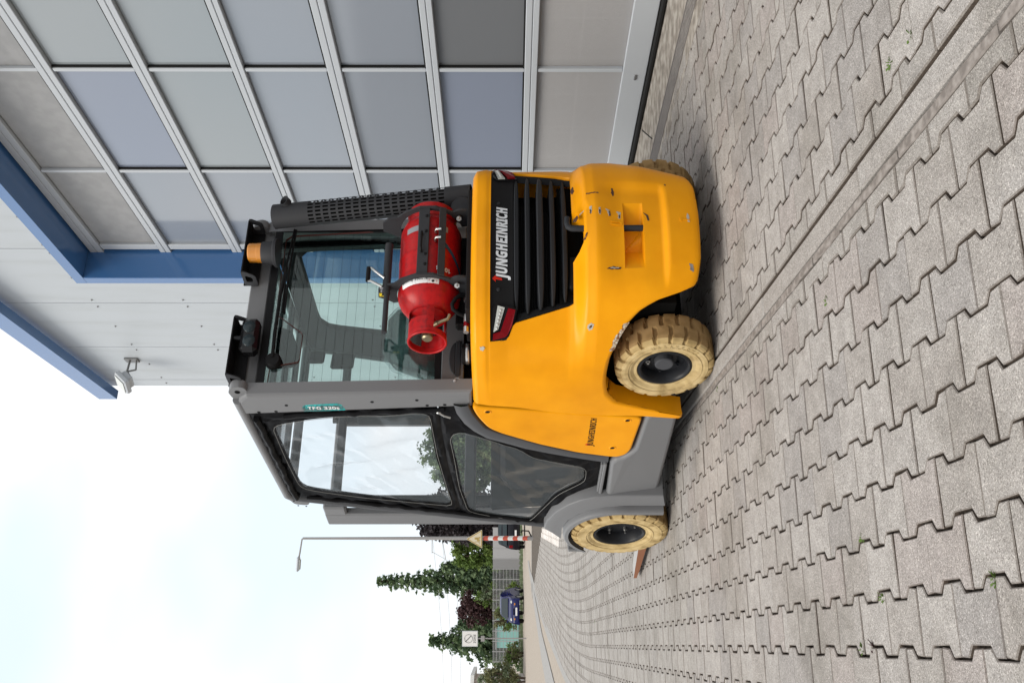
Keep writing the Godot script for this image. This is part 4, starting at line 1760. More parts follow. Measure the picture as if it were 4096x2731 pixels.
func build_cab() -> void:
	for sg in [-1.0, 1.0]:
		var po := MB.new()
		po.prism(poly([-.225, 1.12, -.262, 2.195, -.300, 2.235, -.345, 2.253, -.440, 2.243, -.360, 1.12]), Vector3(sg * .44, 0, 0), Vector3(0, 0, 1), Vector3.UP, .06 * sg * -1.0 if sg < 0 else -.06, 0.0)
		var pm := MB.new()
		var outl := poly([-.225, 1.12, -.262, 2.195, -.300, 2.235, -.345, 2.253, -.440, 2.243, -.360, 1.12])
		if sg < 0:
			pm.prism(outl, Vector3(-.44, 0, 0), Vector3(0, 1, 0), Vector3(0, 0, 1), 0.0, 0.0)
		var pg := []
		for k in [[0.0, .430], [0.0, .486], [.006, .496], [.016, .500]]:
			var row := PackedVector3Array()
			for v in inset(outl, k[0]):
				row.append(Vector3(sg * k[1], v.y, v.x))
			row.append(row[0])
			pg.append(row)
		var rear := MB.new()
		for i in 3:
			for j in pg[0].size() - 1:
				var c: Vector3 = (pg[i][j] + pg[i + 1][j + 1]) * 0.5
				rear.q(pg[i][j], pg[i][j + 1], pg[i + 1][j + 1], pg[i + 1][j], Vector3(sg * (0.2 + i * 0.4), (c.y - 1.65) * 0.3, c.z + .33))
		var fq := inset(outl, .016)
		var tri := Geometry2D.triangulate_polygon(fq)
		for i in range(0, tri.size(), 3):
			rear.tf(Vector3(sg * .5, fq[tri[i]].y, fq[tri[i]].x), Vector3(sg * .5, fq[tri[i + 1]].y, fq[tri[i + 1]].x), Vector3(sg * .5, fq[tri[i + 2]].y, fq[tri[i + 2]].x), Vector3(sg, 0, 0))
		var post := fp("rear_post", rear, M.grey_paint)
		for h in [[-.412, 2.165], [-.405, 2.08], [-.347, 2.019], [-.315, 1.602], [-.299, 1.386], [-.348, 1.34], [-.341, 1.255]]:
			var b := MB.new()
			b.lathe([Vector2(.0085, 0), Vector2(.0085, .0012), Vector2(.006, .0016), Vector2(.0, .0010)], Vector3(sg * .5, h[1], h[0]), Vector3(sg, 0, 0), 10, 10.0)
			fp("post_screw", b, M.black_plastic, post)
		if sg < 0:
			var st := MB.new()
			st.prism(rounded(poly([-.362, 1.946, -.404, 1.946, -.392, 1.738, -.345, 1.750, -.325, 1.768, -.345, 1.930]), .006, 3), Vector3(-.5, 0, 0), Vector3(0, 0, 1), Vector3.UP, -0.001)
			var sk := fp("model_plate", st, M.label_teal, post)
			var lt := MB.new()
			write_with(lt, "TFG 320s", .026, 1.02, func(x, y, z): return Vector3(-.5012 - z, 1.842 - x, -.370 + y), .0008)
			fp("lettering", lt, M.label_white, sk)
		# lifting eye on the corner
		var ey := MB.new()
		ey.prism(rounded(poly([-.27, 2.19, -.235, 2.20, -.225, 2.235, -.245, 2.268, -.29, 2.285, -.335, 2.272, -.345, 2.24, -.31, 2.20]), .012, 3), Vector3(sg * .452, 0, 0), Vector3(0, 1, 0), Vector3(0, 0, 1), 0.0)
		var eg := MB.new()
		var el := rounded(poly([-.27, 2.19, -.235, 2.20, -.222, 2.225, -.232, 2.262, -.27, 2.285, -.325, 2.275, -.345, 2.24, -.31, 2.20]), .014, 3)
		for v in el.size():
			var a := el[v]
			var b := el[(v + 1) % el.size()]
			eg.q(Vector3(sg * .435, a.y, a.x), Vector3(sg * .435, b.y, b.x), Vector3(sg * .475, b.y, b.x), Vector3(sg * .475, a.y, a.x), Vector3(0, (a.y + b.y) * .5 - 2.235, (a.x + b.x) * .5 + .28))
		tri = Geometry2D.triangulate_polygon(el)
		for i in range(0, tri.size(), 3):
			for xx in [.435, .475]:
				eg.tf(Vector3(sg * xx, el[tri[i]].y, el[tri[i]].x), Vector3(sg * xx, el[tri[i + 1]].y, el[tri[i + 1]].x), Vector3(sg * xx, el[tri[i + 2]].y, el[tri[i + 2]].x), Vector3(sg * (xx - .45), 0, 0))
		var eye := fp("lifting_eye", eg, M.grey_paint)
		var eh := MB.new()
		eh.lathe([Vector2(.013, 0), Vector2(.013, .001), Vector2(0, .001)], Vector3(sg * .455, 2.238, -.2285), Vector3(0, 0.25, 1), 12)
		eh.lathe([Vector2(.013, 0), Vector2(.013, .002), Vector2(0, .002)], Vector3(sg * .475, 2.240, -.268), Vector3(sg, 0, 0), 12)
		fp("eye_hole", eh, M.deep_black, eye)
		# roof rail and front post
		var rr := MB.new()
		rr.tube([Vector3(sg * .478, 2.250, -.33), Vector3(sg * .478, 2.212, -1.38), Vector3(sg * .478, 2.185, -1.412)], .027, 14)
		fp("roof_rail", rr, M.grey_paint)
		rr = MB.new()
		rr.tube([Vector3(sg * .478, 2.205, -1.395), Vector3(sg * .478, 2.15, -1.418), Vector3(sg * .478, 1.4, -1.612), Vector3(sg * .478, .725, -1.785)], .026, 14)
		fp("front_post", rr, M.grey_dark)
		rr = MB.new()
		var bl := rounded(poly([-1.38, 2.215, -1.47, 2.222, -1.535, 2.20, -1.55, 2.125, -1.50, 2.105, -1.42, 2.10]), .02, 3)
		for i in bl.size():
			pass
		rr.prism(bl, Vector3(sg * .47, 0, 0), Vector3(0, 0, 1), Vector3.UP, -0.016)
		var bk := fp("roof_bracket", rr, M.grey_paint)
		for h in [[-1.455, 2.19], [-1.515, 2.175], [-1.525, 2.13]]:
			var b := MB.new()
			b.lathe([Vector2(.006, 0), Vector2(.006, .0015), Vector2(0, .0015)], Vector3(sg * .486, h[1], h[0]), Vector3(sg, 0, 0), 8)
			fp("bracket_screw", b, M.black_plastic, bk)
	# roof: rear beam, bars and a tinted pane
	var rb := MB.new()
	rb.box(Vector3(0, 2.213, -.312), Vector3(.88, .095, .028), Basis.IDENTITY, .006)
	fp("rear_beam", rb, M.grey_paint)
	rb = MB.new()
	rb.box(Vector3(0, 2.195, -1.39), Vector3(.95, .05, .05), Basis.IDENTITY, .012)
	fp("front_beam", rb, M.grey_dark)
	for z in [-.55, -.76, -.97, -1.18]:
		rb = MB.new()
		rb.box(Vector3(0, 2.226 - (z + .3) * -.03, z), Vector3(.92, .034, .03), Basis.IDENTITY, .006)
		fp("roof_bar", rb, M.grey_dark)
	rb = MB.new()
	rb.box(Vector3(0, 2.252, -.86), Vector3(.90, .006, 1.02))
	fp("roof_pane", rb, M.tinted_glass)
	# rear window
	var fw := MB.new()
	for b in [[0, 2.138, .94, .036], [0, 1.289, .94, .03], [-.452, 1.715, .036, .83], [.452, 1.715, .036, .83]]:
		fw.box(Vector3(b[0], b[1], -.268), Vector3(b[2], b[3], .012))
	var win := fp("rear_window", fw, M.black_plastic)
	var gl := MB.new()
	gl.box(Vector3(0, 1.715, -.2755), Vector3(.93, .88, .004))
	fp("pane", gl, M.window_glass, win)
	var hl := MB.new()
	for k in 16:
		hl.box(Vector3(0, 1.34 + k * .046, -.2725), Vector3(.84, .0007, .0007))
	fp("heating_wires", hl, M.black_plastic, win)
	var bu := MB.new()
	bu.tube([Vector3(.440, 1.32, -.2722), Vector3(.436, 1.645, -.2722), Vector3(.408, 2.07, -.2722), Vector3(.384, 2.10, -.2722), Vector3(.029, 2.104, -.2722), Vector3(-.055, 2.10, -.2722), Vector3(-.156, 1.968, -.2722), Vector3(-.172, 1.960, -.2722), Vector3(-.305, 1.962, -.2722), Vector3(-.318, 1.970, -.2722), Vector3(-.342, 2.10, -.2722), Vector3(-.425, 2.104, -.2722)], .0085, 6, .2)
	bu.tube([Vector3(-.437, 2.085, -.2722), Vector3(-.418, 1.587, -.2722)], .0085, 6, .2)
	fp("window_seal", bu, M.seal_brown, win)
	# wiper
	var wi := MB.new()
	wi.lathe([Vector2(.040, 0), Vector2(.040, .02), Vector2(.032, .032), Vector2(0, .034)], Vector3(-.318, 2.085, -.268), Vector3(0, 0, 1), 20)
	wi.tube([Vector3(-.31, 2.085, -.236), Vector3(-.18, 2.088, -.232), Vector3(.03, 2.086, -.236), Vector3(.20, 2.076, -.246)], .009, 8)
	var wip := fp("wiper", wi, M.black_plastic)
	wi = MB.new()
	wi.tube([Vector3(-.06, 2.058, -.252), Vector3(.18, 2.06, -.246), Vector3(.43, 2.050, -.252)], .009, 8, .6)
	wi.tube([Vector3(-.06, 2.066, -.243), Vector3(.20, 2.074, -.238), Vector3(.43, 2.057, -.243)], .005, 6)
	fp("wiper_blade", wi, M.black_plastic, wip)
	wi = MB.new()
	wi.prism(rounded(poly([-.11, 2.10, -.13, 2.02, -.24, 1.975, -.315, 1.99, -.325, 2.10]), .02, 3), Vector3(0, 0, -.32), Vector3.RIGHT, Vector3.UP, .035, .004)
	fp("wiper_motor", wi, M.black_plastic, wip)
	# black boards over the lamps on the rear of the roof
	for sx in [[-.435, -.125], [.125, .435]]:
		var x0: float = sx[0]
		var x1: float = sx[1]
		var bd := MB.new()
		bd.box(Vector3((x0 + x1) * .5, 2.280, -.235), Vector3(x1 - x0, .006, .11))
		bd.box(Vector3((x0 + x1) * .5, 2.255, -.288), Vector3(x1 - x0, .075, .006))
		var guard := fp("lamp_guard", bd, M.black_plastic)
		for x in [x0, x1]:
			var ck := MB.new()
			var o := rounded(poly([-.285, 2.283, -.180, 2.283, -.168, 2.274, -.200, 2.222, -.212, 2.215, -.285, 2.215]), .012, 2)
			var n := 24
			var oo := resample(o, n)
			var ii := resample(rounded(poly([-.255, 2.268, -.205, 2.268, -.220, 2.234, -.255, 2.234]), .008, 2), n)
			# match starting corners
			loop_frame(ck, oo, ii, x - .003, .006, 1.0)
			loop_frame(ck, oo, ii, x + .003, .006, -1.0)
			fp("guard_cheek", ck, M.guard_grey, guard)
	var wl := MB.new()
	wl.box(Vector3(-.225, 2.195, -.205), Vector3(.18, .085, .075), Basis.IDENTITY, .018)
	wl.tube([Vector3(-.225, 2.235, -.21), Vector3(-.225, 2.278, -.21)], .014, 10)
	var wk := fp("work_lamp", wl, M.black_gloss)
	wl = MB.new()
	wl.ball(Vector3(-.262, 2.190, -.168), Vector3(.033, .030, .012), 8)
	wl.ball(Vector3(-.188, 2.196, -.168), Vector3(.033, .030, .012), 8)
	fp("lamp_lens", wl, M.car_glass, wk)
	var be := MB.new()
	be.lathe([Vector2(0, .0), Vector2(.070, .0), Vector2(.070, .012), Vector2(.058, .022), Vector2(.055, .07), Vector2(.052, .078), Vector2(0, .078)], Vector3(.245, 2.112, -.19), Vector3.UP, 24)
	var bea := fp("beacon", be, M.guard_grey)
	be = MB.new()
	be.lathe([Vector2(.048, .078), Vector2(.048, .10), Vector2(.0465, .102), Vector2(.047, .14), Vector2(.042, .146), Vector2(0, .147)], Vector3(.245, 2.112, -.19), Vector3.UP, 24)
	fp("amber_dome", be, M.beacon_amber, bea)
	# plate under the window
	var lp := MB.new()
	lp.box(Vector3(0, 1.217, -.268), Vector3(.972, .108, .03), Basis.IDENTITY, .004)
	var lpo := fp("rear_plate", lp, M.plate_grey)
	lp = MB.new()
	lp.box(Vector3(-.308, 1.192, -.253), Vector3(.185, .026, .012), Basis.IDENTITY, .003)
	var arc := PackedVector2Array()
	for k in 13:
		var a := PI * k / 12.0
		arc.append(Vector2(-.308 + cos(a) * .085, 1.205 + sin(a) * .03))
	lp.prism(arc, Vector3(0, 0, -.254), Vector3.RIGHT, Vector3.UP, .006, .003)
	fp("grip_recess", lp, M.guard_grey, lpo)
	lp = MB.new()
	lp.lathe([Vector2(.012, 0), Vector2(.010, .016), Vector2(.006, .018), Vector2(.006, .03), Vector2(0, .03)], Vector3(-.442, 1.205, -.253), Vector3(0, 0, 1), 12)
	var rg := []
	for k in 15:
		var a := TAU * k / 20.0 - 1.6
		rg.append(Vector3(-.442 + cos(a) * .02, 1.193 + sin(a) * .02, -.236))
	lp.tube(rg, .0028, 6)
	fp("latch_ring", lp, M.zinc, lpo)
	lp = MB.new()
	lp.box(Vector3(0, 1.125, -.33), Vector3(.98, .10, .09))
	fp("gap_shade", lp, M.deep_black)  # black box puts the shade of the gap under the plate into colour
	lp = MB.new()
	lp.lathe([Vector2(0, 0), Vector2(.044, 0), Vector2(.044, .012), Vector2(.047, .014), Vector2(.047, .05), Vector2(0, .05)], Vector3(-.315, 1.118, -.20), Vector3.UP, 20)
	var fc := fp("filler_pipe", lp, M.black_plastic)
	lp = MB.new()
	lp.lathe([Vector2(.048, .0), Vector2(.0485, .002), Vector2(.0485, .014), Vector2(.048, .016)], Vector3(-.315, 1.135, -.20), Vector3.UP, 20)
	fp("hose_clamp", lp, M.zinc, fc)
	# exhaust behind a perforated guard
	var a0 := Vector3(.430, 1.13, .000)
	var a1 := Vector3(.430, 2.140, -.148)
	var ax := (a1 - a0).normalized()
	var fx := Vector3.RIGHT
	var fz := fx.cross(ax).normalized()
	var L := (a1 - a0).length()
	var hs := []
	hs.append(0.0)
	hs.append(.02)
	var hh := .130
	hs.append(hh - .004)
	for k in 18:
		hs.append(hh)
		hs.append(hh + .028)
		hh += .0395
	hs.append(.90)
	hs.append(.985)
	hs.append(L)
	var gg := []
	var asteps := 26
	for h in hs:
		var row := PackedVector3Array()
		for k in asteps + 1:
			var a := deg_to_rad(lerpf(-115, 115, float(k) / asteps))
			var cutp := 0.0
			var r := .060
			row.append(a0 + ax * h + fx * sin(a) * r + fz * cos(a) * r)
		gg.append(row)
	var ex := MB.new()
	ex.grid(gg, func(p): return (p - a0) - ax * (p - a0).dot(ax), func(i, j): return not (i >= 3 and i < 3 + 36 and (i - 3) % 2 == 0 and j % 2 == 1 and j > 1 and j < asteps - 2))
	ex.lathe([Vector2(.060, L - .004), Vector2(.053, L + .004), Vector2(0, L + .005)], a0, ax, 24)
	var eg2 := fp("exhaust_guard", ex, M.guard_grey)
	ex = MB.new()
	ex.lathe([Vector2(.051, .05), Vector2(.051, L - .02)], a0, ax, 20)
	fp("exhaust_pipe", ex, M.deep_black, eg2)
	ex = MB.new()
	ex.lathe([Vector2(.022, 0), Vector2(.026, .032), Vector2(.022, .032), Vector2(.016, 0)], a0 + ax * (L - .085) + fx * .03 + fz * .05, (fz + ax * .5).normalized(), 16)
	fp("exhaust_outlet", ex, M.guard_grey, eg2)
	ex = MB.new()
	ex.lathe([Vector2(0, 0), Vector2(.045, .0), Vector2(.05, .01), Vector2(.05, .08), Vector2(.046, .085), Vector2(0, .09)], Vector3(.33, 1.165, -.02), Vector3(0, .2, 1), 20)
	fp("exhaust_elbow", ex, M.guard_grey, eg2)
	# far door, seen through the windows
	var rd := MB.new()
	var od := resample(rounded(poly([-.36, 1.13, -.42, 2.20, -1.38, 2.18, -1.72, .75, -.95, .45, -.80, .60]), .05, 3), 48, 0.0)
	var idr := resample(rounded(poly([-.42, 1.22, -.455, 2.08, -1.16, 2.07, -1.33, 1.22]), .09, 5), 48, 0.0)
	var best := 0
	var bd2 := 1e9
	for s in 48:
		var sum := 0.0
		for k in 48:
			sum += od[k].distance_to(idr[(k + s) % 48])
		if sum < bd2:
			bd2 = sum
			best = s
	var i2 := PackedVector2Array()
	for k in 48:
		i2.append(idr[(k + best) % 48])
	loop_frame(rd, od, i2, .455, .03, 1.0)
	loop_frame(rd, od, i2, .485, .03, -1.0)
	var rdo := fp("far_door", rd, M.black_plastic)
	rd = MB.new()
	var tri2 := Geometry2D.triangulate_polygon(i2)
	for i in range(0, tri2.size(), 3):
		rd.tf(Vector3(.47, i2[tri2[i]].y, i2[tri2[i]].x), Vector3(.47, i2[tri2[i + 1]].y, i2[tri2[i + 1]].x), Vector3(.47, i2[tri2[i + 2]].y, i2[tri2[i + 2]].x), Vector3(-1, 0, 0))
	fp("door_pane", rd, M.clear_glass, rdo)
	# seat in its plastic wrap, wheel, console, mirrors
	for k in 2:
		var se := MB.new()
		var g := []
		for i in 17:
			var f := i / 16.0
			var y := lerpf(.80, 1.575 + k * .012, f)
			var w := (.235 + .012 * k) * (1.0 - 0.35 * pow(f, 5.0)) * (0.9 + 0.1 * sin(f * 3.0))
			var zc := -.56 + .06 * f
			var th := (.075 + .012 * k) * (1.0 - .35 * pow(f, 4.0))
			if i == 16:
				w *= .8
				th *= .3
			var row := PackedVector3Array()
			for j in 25:
				var a := TAU * j / 24.0
				var cx := signf(cos(a)) * pow(absf(cos(a)), .55)
				var cz := signf(sin(a)) * pow(absf(sin(a)), .7)
				row.append(Vector3(-.045 + cx * w, y + (0.006 * sin(a * 5.0 + i) if k == 1 else 0.0), zc + cz * th + (0.004 * sin(a * 9.0 + i * 1.3) if k == 1 else 0.0)))
			g.append(row)
		se.grid(g, func(p): return p - Vector3(-.045, p.y - 0.05, -.53))
		if k == 0:
			se.box(Vector3(-.045, .80, -.80), Vector3(.46, .14, .48), Basis.IDENTITY, .04)
			se.box(Vector3(-.30, .98, -.75), Vector3(.07, .06, .34), Basis.IDENTITY, .025)
			se.box(Vector3(.21, .98, -.75), Vector3(.07, .06, .34), Basis.IDENTITY, .025)
			fp("seat", se, M.seat_cloth)
		else:
			fp("seat_wrap", se, M.seat_wrap)
	var co := MB.new()
	co.box(Vector3(0, .74, -1.40), Vector3(.80, .50, .18), Basis(Vector3.RIGHT, -.25), .04)
	co.box(Vector3(.30, .78, -1.0), Vector3(.20, .40, .6), Basis.IDENTITY, .03)
	fp("console", co, M.black_plastic)
	co = MB.new()
	co.box(Vector3(0, .75, -1.60), Vector3(.90, .62, .03), Basis(Vector3.RIGHT, -.2), .01)
	co.box(Vector3(0, .43, -1.1), Vector3(.94, .03, 1.1))
	fp("front_cowl", co, M.black_plastic)
	co = MB.new()
	var tor := []
	var tb := Basis(Vector3.RIGHT, -.6)
	for k in 25:
		var a := TAU * k / 24.0
		tor.append(Vector3(-.08, 1.10, -1.14) + tb * Vector3(cos(a) * .17, 0, sin(a) * .17))
	co.tube(tor, .014, 8)
	co.tube([Vector3(-.08, 1.10, -1.14), Vector3(-.08, .85, -1.32)], .03, 10)
	co.box(Vector3(-.08, 1.10, -1.14), Vector3(.32, .02, .04), tb)
	fp("steering_wheel", co, M.black_plastic)
	for mi in [[.34, 2.11, -1.30, .10, .10], [.315, 1.95, -1.30, .13, .14]]:
		co = MB.new()
		co.box(Vector3(mi[0], mi[1], mi[2]), Vector3(mi[3], mi[4], .03), Basis(Vector3.UP, .3), .014)
		co.tube([Vector3(mi[0], mi[1] + .03, mi[2]), Vector3(mi[0] + .08, mi[1] + .06, mi[2] - .05)], .01, 6)
		fp("mirror", co, M.black_plastic)
	# windscreen frame in front
	co = MB.new()
	co.box(Vector3(0, 1.18, -1.66), Vector3(.92, .07, .03), Basis(Vector3.RIGHT, -.25), .008)
	co.box(Vector3(0, 1.95, -1.475), Vector3(.92, .05, .03), Basis(Vector3.RIGHT, -.25), .008)
	fp("windscreen_frame", co, M.grey_dark)
	co = MB.new()
	co.q(Vector3(-.45, 1.2, -1.655), Vector3(.45, 1.2, -1.655), Vector3(.45, 2.17, -1.42), Vector3(-.45, 2.17, -1.42), Vector3(0, 0, 1))
	fp("windscreen", co, M.clear_glass)
	# mast, carriage and forks
	for sg in [-1.0, 1.0]:
		var ma := MB.new()
		ma.box(Vector3(sg * .335, 1.09, -1.955), Vector3(.045, 2.02, .03), Basis.IDENTITY, .006)
		ma.box(Vector3(sg * .345, 1.09, -2.02), Vector3(.03, 2.02, .14), Basis.IDENTITY, .006)
		ma.box(Vector3(sg * .335, 1.09, -2.085), Vector3(.045, 2.02, .03), Basis.IDENTITY, .006)
		ma.box(Vector3(sg * .335, 2.03, -1.90), Vector3(.05, .14, .10), Basis.IDENTITY, .01)
		ma.box(Vector3(sg * .335, .30, -1.88), Vector3(.08, .30, .12), Basis.IDENTITY, .01)
		fp("mast_rail", ma, M.grey_paint)
		ma = MB.new()
		ma.lathe([Vector2(.03, .15), Vector2(.03, 1.85), Vector2(.02, 1.86), Vector2(.02, 2.02)], Vector3(sg * .27, .08, -1.93), Vector3.UP, 16)
		fp("lift_cylinder", ma, M.black_plastic)
		ma = MB.new()
		ma.prism(poly([-2.25, .03, -2.25, .085, -2.33, .085, -3.0, .052, -3.03, .040, -3.0, .030]), Vector3(sg * .345 + .055, 0, 0), Vector3(0, 0, 1), Vector3.UP, -.11 * -1.0 if false else .0, .0)
		var tip := []
		for e in [[-2.25, .03, .085, .055], [-2.40, .03, .082, .055], [-2.80, .030, .062, .055], [-2.96, .030, .052, .046], [-3.025, .034, .044, .020]]:
			tip.append(e)
		var fo := MB.new()
		var ft := MB.new()
		for i in tip.size() - 1:
			var p: Array = tip[i]
			var n: Array = tip[i + 1]
			var cx: float = sg * .345
			for s2 in [-1.0, 1.0]:
				fo.q(Vector3(cx + s2 * p[3], p[1], p[0]), Vector3(cx + s2 * n[3], n[1], n[0]), Vector3(cx + s2 * n[3], n[2], n[0]), Vector3(cx + s2 * p[3], p[2], p[0]), Vector3(s2, 0, 0))
			fo.q(Vector3(cx - p[3], p[1], p[0]), Vector3(cx + p[3], p[1], p[0]), Vector3(cx + n[3], n[1], n[0]), Vector3(cx - n[3], n[1], n[0]), Vector3.DOWN)
			ft.q(Vector3(cx - p[3], p[2], p[0]), Vector3(cx + p[3], p[2], p[0]), Vector3(cx + n[3], n[2], n[0]), Vector3(cx - n[3], n[2], n[0]), Vector3.UP)
		fo.q(Vector3(sg * .345 - .02, .034, -3.025), Vector3(sg * .345 + .02, .034, -3.025), Vector3(sg * .345 + .02, .044, -3.025), Vector3(sg * .345 - .02, .044, -3.025), Vector3(0, 0, -1))
		fo.box(Vector3(sg * .345, .30, -2.245), Vector3(.11, .56, .045), Basis.IDENTITY, .006)
		var fork := fp("fork", fo, M.fork_rust)
		fp("fork_top", ft, M.fork_top, fork)
	var ca := MB.new()
	for y in [.20, .52]:
		ca.box(Vector3(0, y, -2.20), Vector3(.98, .09, .03), Basis.IDENTITY, .006)
	for x in [-.2, .2]:
		ca.box(Vector3(x, .36, -2.19), Vector3(.05, .42, .03))
	fp("fork_carriage", ca, M.grey_paint)
	ca = MB.new()
	ca.box(Vector3(0, 2.06, -2.03), Vector3(.64, .06, .08), Basis.IDENTITY, .008)
	fp("mast_crossbar", ca, M.grey_paint)
	ca = MB.new()
	ca.box(Vector3(0, .25, -2.06), Vector3(.64, .10, .06), Basis.IDENTITY, .008)
	fp("mast_crossbar", ca, M.grey_paint)


func build_gas() -> void:
	# carrier
	var cy := 1.322
	var cz := -.012
	var R := .147
	var br := MB.new()
	br.box(Vector3(.02, 1.128, .02), Vector3(.66, .03, .26), Basis.IDENTITY, .006)
	br.box(Vector3(.02, 1.16, -.12), Vector3(.5, .08, .05), Basis.IDENTITY, .01)
	fp("gas_carrier", br, M.black_plastic)
	for x in [-.130, .240]:
		var pl := MB.new()
		var oo := PackedVector2Array()
		var outer := [[-78, .185], [-60, .180], [-40, .176], [-10, .176], [15, .178], [40, .180], [58, .186], [66, .222], [76, .240], [90, .238], [96, .20], [104, .175]]
		for e in outer:
			var a := deg_to_rad(e[0])
			oo.append(Vector2(cz + cos(a) * e[1], cy + sin(a) * e[1]))
		for k in 19:
			var a := deg_to_rad(lerpf(104, -78, k / 18.0))
			oo.append(Vector2(cz + cos(a) * (R + .004), cy + sin(a) * (R + .004)))
		# foot
		pl.prism(oo, Vector3(x - .005, 0, 0), Vector3(0, 1, 0) * 0.0 + Vector3(0, 0, 1), Vector3.UP, -.010)
		pl.prism(rounded(poly([cz + .03, 1.13, cz + .15, 1.13, cz + .155, 1.19, cz + .12, 1.23, cz + .06, 1.18]), .02, 3), Vector3(x - .006, 0, 0), Vector3(0, 0, 1), Vector3.UP, -.012)
		var yo := fp("carrier_yoke", pl, M.guard_grey)
		var b := MB.new()
		b.lathe([Vector2(.013, 0), Vector2(.013, .010), Vector2(.006, .010), Vector2(.006, .022), Vector2(0, .022)], Vector3(x - .018, 1.185, cz + .115), Vector3(-1, 0, .5), 6, 10.0)
		fp("carrier_bolt", b, M.zinc, yo)
		if x < 0:
			var s := MB.new()
			s.box(Vector3(x - .0158, 1.535, cz + .035), Vector3(.001, .034, .024))
			var ys := fp("warning_label", s, M.label_yellow, yo)
			s = MB.new()
			s.prism(poly([cz + .028, 1.525, cz + .042, 1.535, cz + .028, 1.545]), Vector3(x - .0164, 0, 0), Vector3(0, 0, 1), Vector3.UP, -.0004)
			fp("triangle_mark", s, M.letter_black, ys)
			for k in 2:
				s = MB.new()
				s.lathe([Vector2(.010, 0), Vector2(.010, .0012), Vector2(0, .0012)], Vector3(x - .0155, 1.534, cz + .062 + k * .022), Vector3(-1, 0, 0), 12)
				fp("round_label", s, M.ink_grey, yo)
	for e in [[1.345, .052, R + .018], [1.258, .034, R + .0]]:
		var bar := MB.new()
		var ang := asin(clampf((e[0] - cy) / (R + .02), -1, 1))
		bar.box(Vector3(.055, e[0], cz + (R + .016) * cos(ang) + (.0 if e[0] > 1.3 else .012)), Vector3(.375, e[1], .008), Basis(Vector3.RIGHT, -ang * .8), .002)
		var bo := fp("carrier_bar", bar, M.guard_grey)
		if e[0] > 1.3:
			bar = MB.new()
			bar.tube([Vector3(.085, 1.352, cz + R + .02), Vector3(.085, 1.352, cz + R + .042), Vector3(.078, 1.352, cz + R + .046), Vector3(.0, 1.352, cz + R + .046), Vector3(-.007, 1.352, cz + R + .042), Vector3(-.007, 1.352, cz + R + .02)], .006, 8)
			fp("grip", bar, M.black_plastic, bo)
			for x in [.19, .105, -.02, -.075]:
				var b := MB.new()
				b.lathe([Vector2(.007, 0), Vector2(.007, .004), Vector2(0, .006)], Vector3(x, 1.333, cz + R + .021), Vector3(0, 0, 1), 8)
				fp("rivet", b, M.black_plastic, bo)
		else:
			for x in [.112, .066]:
				var b := MB.new()
				b.tube([Vector3(x, 1.262, cz + R + .028), Vector3(x, 1.285, cz + R + .026), Vector3(x, 1.292, cz + R + .012), Vector3(x, 1.288, cz + R + .0)], .006, 8)
				fp("strap_hook", b, M.zinc, bo)
	var rod := MB.new()
	rod.tube([Vector3(.10, 1.515, cz + .075), Vector3(-.17, 1.515, cz + .075)], .019, 12)
	rod.tube([Vector3(-.14, 1.512, cz + .075), Vector3(-.37, 1.512, cz + .075)], .0125, 12)
	fp("swing_rod", rod, M.guard_grey)
	var lv := MB.new()
	lv.tube([Vector3(-.045, 1.60, cz + .10), Vector3(-.118, 1.60, cz + .10)], .0105, 10)
	var lvo := fp("release_lever", lv, M.black_plastic)
	lv = MB.new()
	lv.tube([Vector3(-.048, 1.60, cz + .10), Vector3(-.048, 1.588, cz + .10), Vector3(-.095, 1.525, cz + .09)], .006, 6)
	lv.tube([Vector3(-.116, 1.60, cz + .10), Vector3(-.116, 1.588, cz + .10), Vector3(-.140, 1.535, cz + .09)], .006, 6)
	fp("lever_arm", lv, M.zinc, lvo)
	# hose
	var ho := MB.new()
	ho.tube([Vector3(-.165, 1.145, .05), Vector3(-.172, 1.17, .06), Vector3(-.195, 1.192, .065), Vector3(-.225, 1.208, .065), Vector3(-.248, 1.203, .06), Vector3(-.262, 1.18, .05), Vector3(-.262, 1.15, .03)], .0095, 10)
	ho.tube([Vector3(-.185, 1.143, .035), Vector3(-.25, 1.140, .035), Vector3(-.29, 1.140, .035)], .010, 10)
	var hso := fp("gas_hose", ho, M.black_plastic)
	for e in [[-.15, -.19, .0135], [-.262, -.30, .0125], [-.325, -.352, .013]]:
		ho = MB.new()
		ho.tube([Vector3(e[0], 1.142, .036), Vector3(e[1], 1.142, .036)], e[2], 8)
		fp("hose_fitting", ho, M.zinc, hso)
	ho = MB.new()
	ho.tube([Vector3(-.298, 1.140, .035), Vector3(-.326, 1.140, .035)], .0135, 10)
	fp("red_cap", ho, M.lens_red, hso)
	var ws := MB.new()
	ws.prism(poly([-.262, 1.190, -.298, 1.190, -.280, 1.222]), Vector3(0, 0, -.2525), Vector3.RIGHT, Vector3.UP, .001)
	fp("warning_triangle", ws, M.label_yellow)
	# the bottle: a thing of its own, held in the carrier
	var gb := thing("gas_cylinder", W(OX, 0, OD), YAW)
	tag(gb, "red propane gas cylinder lying in the black carrier behind the cab window", "gas cylinder")
	var c := Vector3(.026, cy, cz)
	var ax := Vector3(-1, 0, 0)
	var bt := MB.new()
	bt.lathe([Vector2(0, -.235), Vector2(.06, -.235), Vector2(.11, -.222), Vector2(.135, -.20), Vector2(R, -.165), Vector2(R, -.02), Vector2(R + .002, -.012), Vector2(R + .002, .012), Vector2(R, .02), Vector2(R, .165), Vector2(R - .004, .19), Vector2(.132, .215), Vector2(.112, .240), Vector2(.085, .260), Vector2(.05, .275), Vector2(.03, .28), Vector2(.03, .30), Vector2(0, .30)], c, ax, 56, 40.0)
